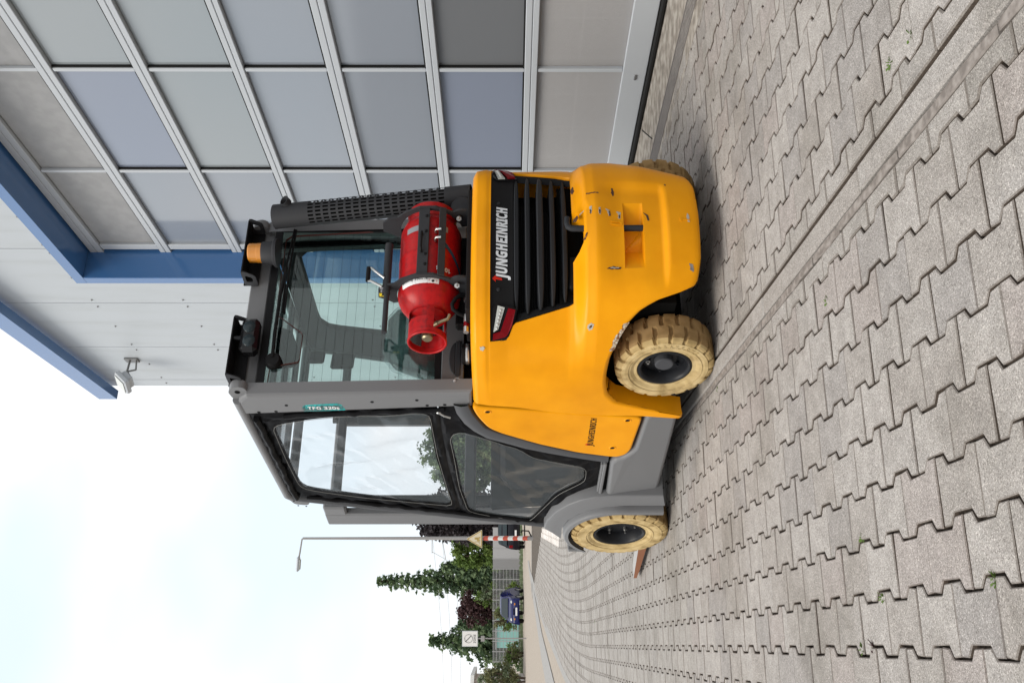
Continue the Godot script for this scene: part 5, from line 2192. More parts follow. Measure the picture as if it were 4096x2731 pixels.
	bt.lathe([Vector2(.112, -.222), Vector2(.122, -.285), Vector2(.118, -.290), Vector2(.108, -.285), Vector2(.10, -.222)], c, ax, 40)
	fp("bottle", bt, M.gas_red, gb)
	# collar with openings
	var hs := [.225, .248, .268, .314, .338, .372, .388, .400]
	var col := MB.new()
	for rr in [.089, .0835]:
		var g := []
		for h in hs:
			var row := PackedVector3Array()
			for k in 49:
				var a := TAU * k / 48.0
				row.append(c + ax * h + Vector3(0, sin(a), cos(a)) * (rr - (.004 if h == .400 else 0.0) * (1 if rr > .085 else -1)))
			g.append(row)
		col.grid(g, func(p): return (p - c) * Vector3(0, 1, 1) * (1.0 if rr > .085 else -1.0), func(i, j):
			var a := fposmod(j * 7.5 + 10.0, 360.0)
			if i == 2 and (a > 5.0 and a < 80.0 or a > 185 and a < 250):
				return false
			if (i == 2 or i == 3 or i == 4) and a > 285 and a < 345:
				return false
			if i >= 1 and i <= 4 and a > 110 and a < 165:
				return false
			return true)
	var rim := []
	for k in 49:
		var a := TAU * k / 48.0
		rim.append(c + ax * .398 + Vector3(0, sin(a), cos(a)) * .0865)
	col.tube(rim, .0062, 8)
	fp("collar", col, M.gas_red, gb)
	var va := MB.new()
	va.lathe([Vector2(.024, .285), Vector2(.024, .315), Vector2(.014, .318), Vector2(.014, .345), Vector2(.022, .347), Vector2(.026, .352), Vector2(.026, .378), Vector2(.020, .384), Vector2(0, .384)], c, ax, 18, 20.0)
	va.tube([c + ax * .325, c + ax * .325 + Vector3(0, -.05, .045)], .011, 8)
	va.tube([c + ax * .325 + Vector3(0, -.05, .045), c + ax * .325 + Vector3(.005, -.095, .065), c + ax * .30 + Vector3(.0, -.105, .07)], .008, 8)
	fp("valve", va, M.brass, gb)
	# white label across the shoulder
	var at := func(h: float, a: float, off: float) -> Vector3:
		# h along the bottle, a angle above the level rear side
		var r := R - smoothstep(.165, .24, h) * .028
		return c + ax * h + Vector3(0, sin(a), cos(a)) * (r + off)
	var lb := MB.new()
	var lg := []
	for i in 7:
		var row := PackedVector3Array()
		for k in 21:
			row.append(at.call(lerpf(.148, .198, i / 6.0), deg_to_rad(lerpf(-22.0, 52.0, k / 20.0)), .0014))
		lg.append(row)
	lb.grid(lg, func(p): return p - c)
	var lab := fp("hazard_label", lb, M.label_white, gb)
	var tx := MB.new()
	write_with(tx, "UN 1965 Propan", .0165, .86, func(x, y, z): return at.call(.160 + y * 1.0, deg_to_rad(22.0) + x / R, .0018 + z), .0006, false)
	fp("lettering", tx, M.letter_black, lab)
	tx = MB.new()
	for k in 6:
		for half in 2:
			var s0 := deg_to_rad(-2.0 + half * 28.0)
			var s1 := s0 + deg_to_rad(24.0)
			tx.q(at.call(.170 + k * .004, s0, .0018), at.call(.1712 + k * .004, s0, .0018), at.call(.1712 + k * .004, s1, .0018), at.call(.170 + k * .004, s1, .0018), Vector3(0, .3, 1))
	fp("small_print", tx, M.ink_grey, lab)
	tx = MB.new()
	var dc := deg_to_rad(-11.0)
	tx.q(at.call(.153, dc, .0021), at.call(.173, dc + .136, .0021), at.call(.193, dc, .0021), at.call(.173, dc - .136, .0021), Vector3(0, 0, 1))
	fp("flame_diamond", tx, M.letter_red, lab)
	tx = MB.new()
	tx.q(at.call(.168, dc, .0026), at.call(.174, dc + .05, .0026), at.call(.182, dc, .0026), at.call(.174, dc - .05, .0026), Vector3(0, 0, 1))
	fp("flame_mark", tx, M.letter_black, lab)
	# weight marks and a grey band
	tx = MB.new()
	write_with(tx, "10,48", .022, 1.0, func(x, y, z): return at.call(.10 + y * 1.0, deg_to_rad(-30.0) + x / R, .001 + z), .0006)
	fp("lettering", tx, M.letter_white, gb)
	for s in [[20.0, 46.0], [-36.0, -18.0]]:
		var gp := MB.new()
		var rows := []
		for i in 2:
			var row := PackedVector3Array()
			for k in 9:
				row.append(at.call(-.135 + i * .03, deg_to_rad(lerpf(s[0], s[1], k / 8.0)), .0012))
			rows.append(row)
		gp.grid(rows, func(p): return p - c)
		fp("grey_patch", gp, M.ink_grey, gb)
	var sb := MB.new()
	var sr := []
	for k in 9:
		var f := k / 8.0
		var p0: Vector3 = at.call(-.07 + .13 * f, deg_to_rad(lerpf(-22.0, -78.0, f)), .003)
		var p1: Vector3 = at.call(-.045 + .13 * f, deg_to_rad(lerpf(-22.0, -78.0, f)), .003)
		sr.append(PackedVector3Array([p0, p1]))
	sb.grid(sr, func(p): return p - c)
	fp("blue_strap", sb, M.strap_blue, gb)


func build_curtain() -> void:
	# the left door: black tarpaulin with two clear windows, on the plane between rear post and front post
	var X := -.492
	var win1 := poly([-.55, 2.119, -.486, 1.907, -.455, 1.713, -.458, 1.559, -.425, 1.385, -.45, 1.34, -.60, 1.338, -.878, 1.333, -1.20, 1.305, -1.478, 1.276, -1.43, 1.478, -1.362, 1.764, -1.287, 1.999, -1.25, 2.082, -1.198, 2.105, -.85, 2.116])
	var win2 := poly([-.70, 1.24, -.640, 1.225, -.622, 1.185, -.683, 1.077, -.75, .98, -.807, .887, -.90, .824, -.951, .70, -1.011, .54, -1.09, .535, -1.166, .537, -1.328, .678, -1.552, .766, -1.698, .824, -1.64, 1.0, -1.552, 1.178, -1.25, 1.21, -.966, 1.222])
	var out1 := poly([-.43, 2.235, -.42, 2.0, -.38, 1.643, -.37, 1.30, -.40, 1.285, -.60, 1.285, -.90, 1.278, -1.25, 1.255, -1.60, 1.225, -1.53, 1.5, -1.46, 1.78, -1.41, 2.035, -1.385, 2.205, -1.2, 2.22, -.85, 2.228])
	var out2 := poly([-.90, 1.278, -.60, 1.285, -.40, 1.285, -.37, 1.30, -.365, 1.20, -.42, 1.18, -.53, 1.14, -.65, 1.04, -.75, .86, -.84, .66, -.93, .44, -1.23, .437, -1.328, .555, -1.517, .663, -1.76, .723, -1.70, .95, -1.60, 1.225, -1.25, 1.255])
	var bump := func(z: float, y: float) -> float:
		return 0.006 * sin(y * 21.0 + z * 9.0) * sin(z * 17.0 - y * 5.0) + 0.004 * sin(y * 47.0 + z * 31.0)
	var n := 96
	var parts := [[out1, win1], [out2, win2]]
	var ref := []
	for pi in 2:
		var o := resample(parts[pi][0], n)
		var w := resample(rounded(parts[pi][1], .05, 4), n)
		# start both loops at the point nearest the same corner
		var best := 0
		var bd := 1e9
		for s in n:
			for dirn in [1, -1]:
				var sum := 0.0
				for k in range(0, n, 4):
					sum += o[k].distance_squared_to(w[posmod(s + dirn * k, n)])
				if sum < bd:
					bd = sum
					best = s * dirn if dirn > 0 else -s - 1
		var w2 := PackedVector2Array()
		for k in n:
			w2.append(w[posmod(best + k, n)] if best >= 0 else w[posmod((-best - 1) - k, n)])
		var g := []
		var rings := 7
		for r in rings + 1:
			var f := float(r) / rings
			var row := PackedVector3Array()
			for k in n + 1:
				var v := o[k % n].lerp(w2[k % n], f)
				var puff := sin(f * PI) * 0.010
				var crease: float = bump.call(v.x * 2.2, v.y * 2.2) * 1.6 * sin(f * PI)
				row.append(Vector3(X + .004 - puff - crease - (0.006 if r >= 6 else 0.0), v.y, v.x))
			g.append(row)
		# hem at the window
		var hem := PackedVector3Array()
		for p in g[rings]:
			hem.append(p + Vector3(.008, 0, 0))
		g.append(hem)
		var mb := MB.new()
		mb.grid(g, func(p): return Vector3(-1, 0, 0))
		var cu := fp("door_curtain", mb, M.tarpaulin)
		# the clear sheet, slightly buckled
		var film := MB.new()
		var fg := []
		var cen := Vector2.ZERO
		for v in w2:
			cen += v / n
		for r in 13:
			var f := 1.0 - float(r) / 12.0
			var row := PackedVector3Array()
			for k in n + 1:
				var v := cen.lerp(w2[k % n], f * 1.01)
				var wav: float = (1.0 if pi == 0 else 0.55) * (0.014 * sin(v.y * 13.0 + v.x * 7.0 + pi * 2) * sin(v.x * 11.0 + 1.0) + 0.006 * sin(v.x * 38.0 + v.y * 10.0) + 0.0034 * sin(v.y * 55.0 - v.x * 33.0))
				row.append(Vector3(X - wav * (1.0 - pow(f, 6.0)) - .002, v.y, v.x))
			fg.append(row)
		film.grid(fg, func(p): return Vector3(-1, 0, 0))
		fp("clear_film", film, M.film, cu)
		# stitched seam round it
		var se := MB.new()
		var line := []
		for k in n + 1:
			var v := w2[k % n]
			var d := (v - cen).normalized()
			line.append(Vector3(X - .012, v.y + d.y * .012, v.x + d.x * .012))
		se.tube(line, .0013, 5)
		fp("seam", se, M.thread_grey, cu)
	# rolled folds under the roof rail and along the front post, zip beside the rear post
	var fo := MB.new()
	var path := []
	rng.seed = 31
	for k in 30:
		var f := k / 29.0
		path.append(Vector3(X - .010 + rng.randf_range(-.003, .003), 2.185 - .03 * f + .004 * sin(k * 1.3) + rng.randf_range(-.003, .003), lerpf(-.46, -1.36, f)))
	fo.tube(path, .026, 8, .6)
	path = []
	for k in 34:
		var f := k / 33.0
		path.append(Vector3(X - .006 + rng.randf_range(-.005, .005), lerpf(2.10, .80, f), lerpf(-1.375, -1.705, f) + rng.randf_range(-.002, .002)))
	fo.tube(path, .020, 8, .6)
	path = []
	for k in 26:
		var f := k / 25.0
		path.append(Vector3(X - .008 + rng.randf_range(-.004, .004), lerpf(2.05, 1.26, f), lerpf(-.452, -.392, f) + rng.randf_range(-.002, .002)))
	fo.tube(path, .018, 8, .6)
	fp("curtain_folds", fo, M.tarpaulin)
	var zi := MB.new()
	zi.tube([Vector3(-.508, 1.285, -.405), Vector3(-.512, 1.262, -.425), Vector3(-.514, 1.232, -.440)], .006, 8)
	zi.ball(Vector3(-.508, 1.288, -.402), Vector3(.008, .012, .010), 6)
	fp("zip_pull", zi, M.zinc)


# ---------------------------------------------------------------- beyond the yard
func flat_strip(pts_a: Array, pts_b: Array, y: float) -> MB:
	var mb := MB.new()
	for i in pts_a.size() - 1:
		mb.q(W(pts_a[i][0], y, pts_a[i][1]), W(pts_a[i + 1][0], y, pts_a[i + 1][1]), W(pts_b[i + 1][0], y, pts_b[i + 1][1]), W(pts_b[i][0], y, pts_b[i][1]), Vector3.UP)
	return mb


func spray(mb: MB, c: Vector3, r: Vector3, n: int, size: float, droop := 0.0, long := 1.6) -> void:
	# leaf-sized faces spread through a volume
	for i in n:
		var d := Vector3(rng.randf_range(-1, 1), rng.randf_range(-1, 1), rng.randf_range(-1, 1))
		if d.length_squared() > 1.0:
			d = d.normalized() * rng.randf()
		var p := c + d * r
		var a := Vector3(rng.randf_range(-1, 1), rng.randf_range(-1, 0.6) - droop, rng.randf_range(-1, 1)).normalized()
		var b := a.cross(Vector3(rng.randf_range(-1, 1), rng.randf_range(-1, 1), rng.randf_range(-1, 1))).normalized()
		var s := size * rng.randf_range(0.6, 1.3)
		mb.q(p - b * s * 0.45, p + a * s * long * 0.5 - b * s * 0.4, p + a * s * long, p + a * s * long * 0.45 + b * s * 0.45, Vector3.UP + d)


func conifer(at: Vector3, h: float, w: float, lean := 0.0) -> Node3D:
	var t := thing("conifer_tree", at)
	var tr := MB.new()
	tr.tube([Vector3.ZERO, Vector3(lean * .5, h * .5, 0), Vector3(lean, h * .97, 0)], .12, 8)
	put("trunk", tr.mesh(), M.bark, t)
	var a := MB.new()
	var b := MB.new()
	var y := h * .06
	while y < h * .99:
		var f := y / h
		var reach := w * pow(1.0 - f, .78) * rng.randf_range(.66, 1.15) + .06
		var k := maxi(4, int(9 * (1.0 - f) + 3))
		var tw := rng.randf() * TAU
		for i in k:
			var ang := tw + TAU * i / k + rng.randf_range(-.25, .25)
			var dirv := Vector3(cos(ang), 0, sin(ang))
			var rr := reach * rng.randf_range(.5, 1.2)
			var steps := maxi(2, int(rr / .35))
			for s in steps:
				var g := (s + .6) / steps
				var p := Vector3(lean * f, y, 0) + dirv * rr * g + Vector3(0, .10 * g * rr - .22 * g * g * rr, 0)
				spray(a if rng.randf() < .62 else b, p, Vector3(.34, .22, .34) * (0.6 + 0.5 * (1.0 - f)), 15, .24, .5, 1.5)
		y += h * .030 + .10
	put("foliage", a.mesh(), M.needle, t).set_meta("kind", "stuff")
	put("light_foliage", b.mesh(), M.needle_light, t).set_meta("kind", "stuff")
	return t


func leafy(called: String, at: Vector3, h: float, w: float, m1: Material, m2: Material, n: int, size: float, low := 0.1) -> Node3D:
	var t := thing(called, at)
	var tr := MB.new()
	for i in 4:
		var ang := TAU * i / 4.0 + rng.randf()
		tr.tube([Vector3(cos(ang) * .1, 0, sin(ang) * .1), Vector3(cos(ang) * w * .3, h * .45, sin(ang) * w * .3), Vector3(cos(ang) * w * .55, h * .8, sin(ang) * w * .55)], .035 + .006 * h, 6)
	put("trunk", tr.mesh(), M.bark, t)
	var a := MB.new()
	var b := MB.new()
	var clumps := int(n / 26.0)
	for i in clumps:
		var d := Vector3(rng.randf_range(-1, 1), rng.randf_range(-1, 1), rng.randf_range(-1, 1))
		d = d.normalized() * pow(rng.randf(), .4)
		var c := Vector3(d.x * w, h * (low + (1.0 - low) * (.5 + .5 * d.y)), d.z * w)
		spray(a if rng.randf() < .6 else b, c, Vector3.ONE * size * rng.randf_range(1.5, 2.8), 60, size * 1.15, 0.1, 1.2)
	put("foliage", a.mesh(), m1, t).set_meta("kind", "stuff")
	put("light_foliage", b.mesh(), m2, t).set_meta("kind", "stuff")
	return t


func car_shell(prof: Array, half: float, roof_half: float, sill: float, top: float) -> MB:
	# prof: side outline (x along, y) from the rear sill over the roof to the front sill; narrower towards the roof
	var mb := MB.new()
	var g := []
	for p in prof:
		var f := clampf((p[1] - sill) / (top - sill), 0.0, 1.0)
		var w := lerpf(half, roof_half, smoothstep(.45, 1.0, f)) * (0.96 if f < .12 else 1.0)
		if p.size() > 2:
			w *= p[2]
		g.append(PackedVector3Array([Vector3(p[0], p[1] - .02, -w), Vector3(p[0], p[1], -w * .96), Vector3(p[0], p[1] + .012, -w * .5), Vector3(p[0], p[1] + .014, 0), Vector3(p[0], p[1] + .012, w * .5), Vector3(p[0], p[1], w * .96), Vector3(p[0], p[1] - .02, w)]))
	mb.grid(g, func(p): return p - Vector3(0, .5, 0))
	# sides
	var n := prof.size()
	for sg in [0, 6]:
		var pg := []
		for i in n:
			var v: Vector3 = g[i][sg]
			pg.append(v)
		for i in n - 1:
			var a: Vector3 = pg[i]
			var b: Vector3 = pg[i + 1]
			var half_w := half * 1.0
			var ya := lerpf(sill, a.y, 0.5)
			var yb := lerpf(sill, b.y, 0.5)
			var z := -half if sg == 0 else half
			mb.q(a, b, Vector3(b.x, yb, z * 1.01), Vector3(a.x, ya, z * 1.01), Vector3(0, .1, z))
			mb.q(Vector3(a.x, ya, z * 1.01), Vector3(b.x, yb, z * 1.01), Vector3(b.x, sill, z * .97), Vector3(a.x, sill, z * .97), Vector3(0, -.1, z))
	return mb


func build_car(called: String, at: Vector3, turn: float, paint: Material, small: bool) -> Node3D:
	# front of the car points along +x
	var c := thing(called, at, turn)
	var prof: Array
	if small:
		prof = [[-1.72, .30, .9], [-1.76, .55, .95], [-1.70, .86, .98], [-1.55, 1.18], [-1.30, 1.42], [-.9, 1.50], [-.2, 1.50], [.25, 1.42], [.62, 1.18], [.95, .96], [1.35, .86, .97], [1.62, .74, .92], [1.76, .56, .86], [1.78, .30, .84]]
	else:
		prof = [[-2.2, .34, .92], [-2.26, .62, .96], [-2.22, .92, .98], [-2.05, 1.02], [-1.85, 1.35], [-1.55, 1.55], [-.6, 1.60], [.3, 1.56], [.75, 1.35], [1.15, 1.05], [1.7, .95, .97], [2.1, .82, .9], [2.22, .58, .85], [2.22, .32, .84]]
	var half := .80 if small else .88
	var sh := car_shell(prof, half, half * .72, .26, 1.5)
	put("body", sh.mesh(), paint, c)
	var gl := MB.new()
	var k := 1.0 if small else 1.18
	# windscreen, rear glass, side glass stand just proud of the shell
	if small:
		gl.q(Vector3(.335, 1.425, -.50), Vector3(.335, 1.425, .50), Vector3(.97, 1.015, .66), Vector3(.97, 1.015, -.66), Vector3(1, .8, 0))
		gl.q(Vector3(-1.36, 1.415, -.46), Vector3(-1.36, 1.43, .46), Vector3(-1.735, .92, .60), Vector3(-1.735, .92, -.60), Vector3(-1, .4, 0))
	else:
		gl.q(Vector3(.40, 1.58, -.56), Vector3(.40, 1.58, .56), Vector3(1.18, 1.10, .72), Vector3(1.18, 1.10, -.72), Vector3(1, .8, 0))
		gl.q(Vector3(-1.64, 1.56, -.55), Vector3(-1.64, 1.56, .55), Vector3(-2.12, 1.07, .70), Vector3(-2.12, 1.07, -.70), Vector3(-1, .5, 0))
	put("windscreen", gl.mesh(), M.car_glass, c)
	for sg in [-1.0, 1.0]:
		gl = MB.new()
		var top := 1.40 if small else 1.50
		gl.prism(poly([-1.2 * k, .98 * (1.0 if small else 1.06), .70 * k, .98 * (1.0 if small else 1.06), .30 * k, top - .03, -.1, top, -1.05 * k, top - .03]), Vector3(0, 0, sg * (half * .99 + .0)), Vector3.RIGHT, Vector3(0, 1, -sg * .34).normalized() * 1.0, sg * .012, 0.0)
		put("side_window", gl.mesh(), M.car_glass, c)
		for x in [-1.10 * k, 1.13 * k]:
			var wh := MB.new()
			wh.lathe([Vector2(0, -.09), Vector2(.29, -.09), Vector2(.30, -.06), Vector2(.30, .06), Vector2(.28, .09), Vector2(.20, .085), Vector2(.19, .06)], Vector3(x, .30, sg * (half - .08)), Vector3(0, 0, sg), 20)
			var wo := put("wheel", wh.mesh(), M.rubber, c)
			wh = MB.new()
			wh.lathe([Vector2(.19, .07), Vector2(.17, .075), Vector2(.05, .085), Vector2(0, .085)], Vector3(x, .30, sg * (half - .08)), Vector3(0, 0, sg), 12)
			put("rim", wh.mesh(), M.zinc, wo)
		var li := MB.new()
		var xf: float = prof[10][0] if small else prof[11][0]
		li.ball(Vector3(xf + .12, .72 if small else .74, sg * half * .68), Vector3(.14, .13, .13), 7)
		put("headlight", li.mesh(), M.lens_clear, c)
		li = MB.new()
		li.box(Vector3(prof[1][0] + .03, .82, sg * half * .80), Vector3(.08, .22, .16), Basis.IDENTITY, .02)
		put("tail_light", li.mesh(), M.lens_red, c)
		li = MB.new()
		li.box(Vector3(.62 * k, 1.02 * (1.0 if small else 1.06), sg * (half + .08)), Vector3(.10, .11, .18), Basis.IDENTITY, .03)
		put("side_mirror", li.mesh(), paint, c)
		if small:
			li = MB.new()
			li.box(Vector3(1.75, .585, sg * .46), Vector3(.04, .07, .12))
			put("indicator", li.mesh(), M.beacon_amber, c)
	for x in [prof[1][0] + .01, prof[prof.size() - 2][0] + .015]:
		var pl := MB.new()
		pl.box(Vector3(x, .48 if x > 0 else .55, 0), Vector3(.02, .11, .50))
		put("number_plate", pl.mesh(), M.label_white, c)
		pl = MB.new()
		pl.box(Vector3(x - signf(x) * .06, .36, 0), Vector3(.16, .14, half * 1.6), Basis.IDENTITY, .03)
		put("bumper", pl.mesh(), M.black_plastic if not small else paint, c)
	var gr := MB.new()
	gr.box(Vector3(prof[prof.size() - 2][0], .64, 0), Vector3(.03, .06, .40))
	put("grille", gr.mesh(), M.black_plastic, c)
	return c


func build_far() -> void:
	var gm := MB.new()
	gm.q(W(-600, -0.06, -40), W(600, -0.06, -40), W(600, -0.06, 900), W(-600, -0.06, 900), Vector3.UP)
	tag(put("ground", gm.mesh(), M.asphalt), "pale dusty asphalt of the street beyond the yard", "ground", "", "structure")
	# kerb strips of the street
	var edge := []
	var edge2 := []
	for d in [1.0, 11.5, 13.8, 16.8, 22.7, 29.8, 37.6, 40.5]:
		edge.append([left_edge(d) + .03, d])
		edge2.append([left_edge(d) - .27, d])
	tag(put("yard_kerb", flat_strip(edge, edge2, -0.006).mesh(), M.kerb_concrete), "flush concrete kerb along the left edge of the pavers", "kerb", "", "structure")
	tag(put("street_gutter", flat_strip([[-4.2, 9], [-5.9, 13], [-7.2, 19.5], [-8.6, 28], [-9.9, 39], [-10.6, 46]], [[-5.6, 9], [-7.2, 13], [-8.3, 19.5], [-9.4, 28], [-10.5, 40.5], [-11.1, 48]], -0.045).mesh(), M.kerb_concrete), "grey concrete strip running through the asphalt of the street", "gutter", "", "structure")
	tag(put("yard_end_kerb", flat_strip([[-10.6, 39], [14, 44]], [[-10.6, 39.6], [14, 44.6]], -0.02).mesh(), M.kerb_concrete), "concrete kerb at the far end of the pavers", "kerb", "", "structure")
	rng.seed = 77
	var gs := MB.new()
	for i in 900:
		var x := rng.randf_range(-26, -13)
		var dd := 64.0 + rng.randf_range(-1.2, 4.5)
		var s := rng.randf_range(.08, .28)
		var p := W(x, -.05, dd)
		var t := Vector3(rng.randf_range(-.4, .4), 1, rng.randf_range(-.4, .4)) * s
		gs.tf(p - Vector3(.08, 0, 0), p + Vector3(.08, 0, 0), p + t, Vector3(0, .5, 1))
	tag(put("verge_grass", gs.mesh(), M.sage), "strip of rough green grass along the far side of the street", "grass", "", "stuff")

	# lamp post with its warning sign
	var lp := thing("street_lamp", W(-7.62, -.05, 36.8), 0)
	tag(lp, "tall grey street lamp with red and white bands round its foot", "street lamp")
	var m := MB.new()
	m.lathe([Vector2(.085, 0), Vector2(.085, 1.9), Vector2(.072, 2.0), Vector2(.045, 8.95), Vector2(0, 8.95)], Vector3.ZERO, Vector3.UP, 14)
	put("pole", m.mesh(), M.pole_grey, lp)
	for i in 9:
		m = MB.new()
		var g := []
		for k in 2:
			var row := PackedVector3Array()
			for j in 17:
				var a := TAU * j / 16.0
				row.append(Vector3(cos(a) * .0885, .18 + i * .19 + k * .19 + .08 * sin(a), sin(a) * .0885))
			g.append(row)
		m.grid(g, func(p): return p * Vector3(1, 0, 1))
		put("painted_band", m.mesh(), M.paint_red if i % 2 == 0 else M.paint_white, lp)
	m = MB.new()
	m.tube([Vector3(0, 8.9, 0), Vector3(-.03, 8.98, 0), Vector3(-.55, 9.06, .03), Vector3(-.72, 9.09, .04)], .032, 8)
	put("arm", m.mesh(), M.pole_grey, lp)
	m = MB.new()
	m.box(Vector3(-.98, 9.13, .05), Vector3(.58, .13, .22), Basis(Vector3.BACK, -.07), .05)
	put("lamp_head", m.mesh(), M.alu_frame, lp)
	m = MB.new()
	m.box(Vector3(-1.0, 9.055, .05), Vector3(.40, .05, .17), Basis(Vector3.BACK, -.07), .02)
	put("lamp_cover", m.mesh(), M.lens_clear, lp)
	m = MB.new()
	m.tube([Vector3(.07, .10, .02), Vector3(.28, .20, .02), Vector3(.30, .45, .02), Vector3(.22, .50, .02)], .03, 8)
	put("guard_hoop", m.mesh(), M.rubber, lp)
	var ws := thing("warning_sign", W(-7.62, 1.95, 36.68), 0)
	tag(ws, "faded yellow triangular forklift warning sign on the street lamp", "sign")
	m = MB.new()
	m.prism(rounded(poly([-.36, 0, .36, 0, 0, .62]), .04, 3), Vector3.ZERO, Vector3.RIGHT, Vector3.UP, .02)
	put("plate", m.mesh(), mat("sign_faded", lin(.62, .56, .42), .7), ws)
	m = MB.new()
	var tl := [[-.31, .03], [.31, .03], [0, .565]]
	for i in 3:
		var a := Vector3(tl[i][0], tl[i][1], .0225)
		var b := Vector3(tl[(i + 1) % 3][0], tl[(i + 1) % 3][1], .0225)
		m.box((a + b) * .5, Vector3((b - a).length(), .03, .004), Basis(Vector3.BACK, atan2(b.y - a.y, b.x - a.x)))
	m.box(Vector3(-.01, .16, .022), Vector3(.15, .09, .004))
	m.box(Vector3(.02, .24, .022), Vector3(.08, .10, .004))
	m.box(Vector3(-.11, .20, .022), Vector3(.02, .19, .004))
	m.box(Vector3(-.15, .115, .022), Vector3(.10, .02, .004))
	for x in [-.06, .05]:
		m.lathe([Vector2(.03, .02), Vector2(.03, .0245), Vector2(0, .0245)], Vector3(x, .105, 0), Vector3.BACK, 10)
	put("forklift_symbol", m.mesh(), mat("sign_ochre", lin(.42, .30, .10), .7), ws)

	# no-stopping zone sign
	var ns := thing("street_sign", W(-16.25, -.05, 52.0), 6)
	tag(ns, "square white zone sign with a grey struck ring on a thin post", "sign")
	m = MB.new()
	m.tube([Vector3(0, 0, 0), Vector3(0, 3.5, 0)], .035, 8)
	put("post", m.mesh(), M.pole_grey, ns)
	m = MB.new()
	m.box(Vector3(0, 3.08, .05), Vector3(.84, .86, .03), Basis.IDENTITY, .008)
	var pl := put("plate", m.mesh(), mat("sign_grey", lin(.50, .52, .54), .5), ns)
	m = MB.new()
	m.box(Vector3(0, 3.08, .066), Vector3(.76, .78, .006))
	put("face", m.mesh(), M.paint_white, pl)
	m = MB.new()
	var rg := []
	for k in 33:
		var a := TAU * k / 32.0
		rg.append(Vector3(cos(a) * .22, 3.17 + sin(a) * .22, .07))
	m.tube(rg, .024, 6, .3)
	m.box(Vector3(0, 3.17, .071), Vector3(.44, .05, .004), Basis(Vector3.BACK, -.78))
	write_with(m, "ZONE", .13, 1.0, func(x, y, z): return Vector3(x, 2.82 + y, .07 + z), .004)
	put("ring_mark", m.mesh(), M.bolt_grey, pl)
	m = MB.new()
	m.box(Vector3(0, 2.38, .05), Vector3(.30, .20, .05), Basis.IDENTITY, .01)
	put("small_plate", m.mesh(), M.pole_grey, ns)

	# fence of the railway ground
	var fe := thing("mesh_fence", W(-23.6, -.05, 70.0), 0)
	tag(fe, "long grey wire mesh fence with solid panels at its right end", "fence")
	for i in 14:
		m = MB.new()
		m.box(Vector3(i * .76, 1.08, 0), Vector3(.05, 2.16, .05))
		put("post", m.mesh(), M.fence_grey, fe)
	for i in 13:
		m = MB.new()
		if i > 8:
			m.box(Vector3(i * .76 + .38, 1.09, 0), Vector3(.71, 2.04, .03), Basis.IDENTITY, .008)
			put("solid_panel", m.mesh(), M.fence_grey if i > 9 else M.fence_dark, fe)
		else:
			for k in 9:
				m.box(Vector3(i * .76 + .38, .10 + k * .25, 0), Vector3(.72, .035, .012))
			for k in 10:
				m.box(Vector3(i * .76 + .06 + k * .07, 1.09, 0), Vector3(.014, 2.02, .012))
			put("mesh_panel", m.mesh(), M.fence_grey, fe)
	# things behind the fence
	var sh := thing("shelter", W(-22.6, -.05, 72.5), 0)
	tag(sh, "low shelter with pale teal wall sheets behind the mesh fence", "shelter")
	for i in 3:
		m = MB.new()
		m.box(Vector3(-.4 + i * .75, 1.05, 0), Vector3(.72, 1.7, .04))
		put("wall_sheet", m.mesh(), M.panel_teal, sh)
	m = MB.new()
	m.box(Vector3(.35, 1.95, -.3), Vector3(2.4, .08, .9))
	put("roof", m.mesh(), M.fence_dark, sh)

	# cars
	var bc := build_car("parked_car", W(-16.95, -.05, 61.0), -86.5, M.car_blue, true)
	tag(bc, "small dark blue hatchback parked facing the street before the mesh fence", "car")
	var dc := build_car("parked_car", W(-11.6, -.05, 58.0), 97.0, M.car_dark, false)
	tag(dc, "black estate car seen from behind beside the striped street lamp", "car")

	# trees
	rng.seed = 101
	tag(conifer(W(-19.7, -.05, 78.0), 11.9, 2.5, .0), "tallest conifer, narrow and pointed, standing behind the mesh fence", "tree", "trees behind the fence")
	tag(conifer(W(-24.6, -.05, 78.0), 7.7, 2.9, .0), "shorter broad conifer behind the white zone sign", "tree", "trees behind the fence")
	tag(conifer(W(-18.1, -.05, 76.0), 6.4, 1.9, .0), "low dense conifer at the foot of the tallest one", "tree", "trees behind the fence")
	tag(conifer(W(-22.6, -.05, 76.0), 5.2, 1.9, .0), "low bushy conifer between the plum bush and the zone sign", "tree", "trees behind the fence")
	tag(leafy("leafy_tree", W(-16.6, -.05, 75.0), 6.0, 1.4, M.leaf, M.leaf_light, 2600, .17), "bright green leafy tree just left of the street lamp", "tree", "trees behind the fence")
	tag(leafy("purple_tree", W(-13.6, -.05, 74.0), 8.4, 2.0, M.purple, M.purple, 6500, .22), "dark purple leafed tree behind the black car", "tree", "trees behind the fence")
	tag(leafy("dark_tree", W(-9.0, -.05, 78.0), 8.0, 3.2, M.needle, M.needle_light, 9000, .24), "dark green tree seen through the windows of the forklift cab", "tree", "trees behind the fence")
	tag(leafy("round_tree", W(-3.0, -.05, 82.0), 7.4, 3.6, M.needle, M.needle_light, 9000, .26), "broad dark green tree farthest right behind the forklift", "tree", "trees behind the fence")
	tag(leafy("plum_bush", W(-20.9, -.05, 74.5), 5.2, 1.25, M.plum, M.plum, 1900, .16, .35), "dark red leafed plum bush above the blue car", "bush")
	tag(leafy("sage_bush", W(-19.6, -.05, 73.0), 3.4, 1.0, M.sage, M.leaf, 1100, .14), "grey green bush behind the blue car", "bush")
	tag(leafy("fence_bush", W(-17.9, -.05, 68.6), 1.25, .55, M.leaf_light, M.leaf, 500, .10), "small bright bush before the fence, right of the blue car", "bush")
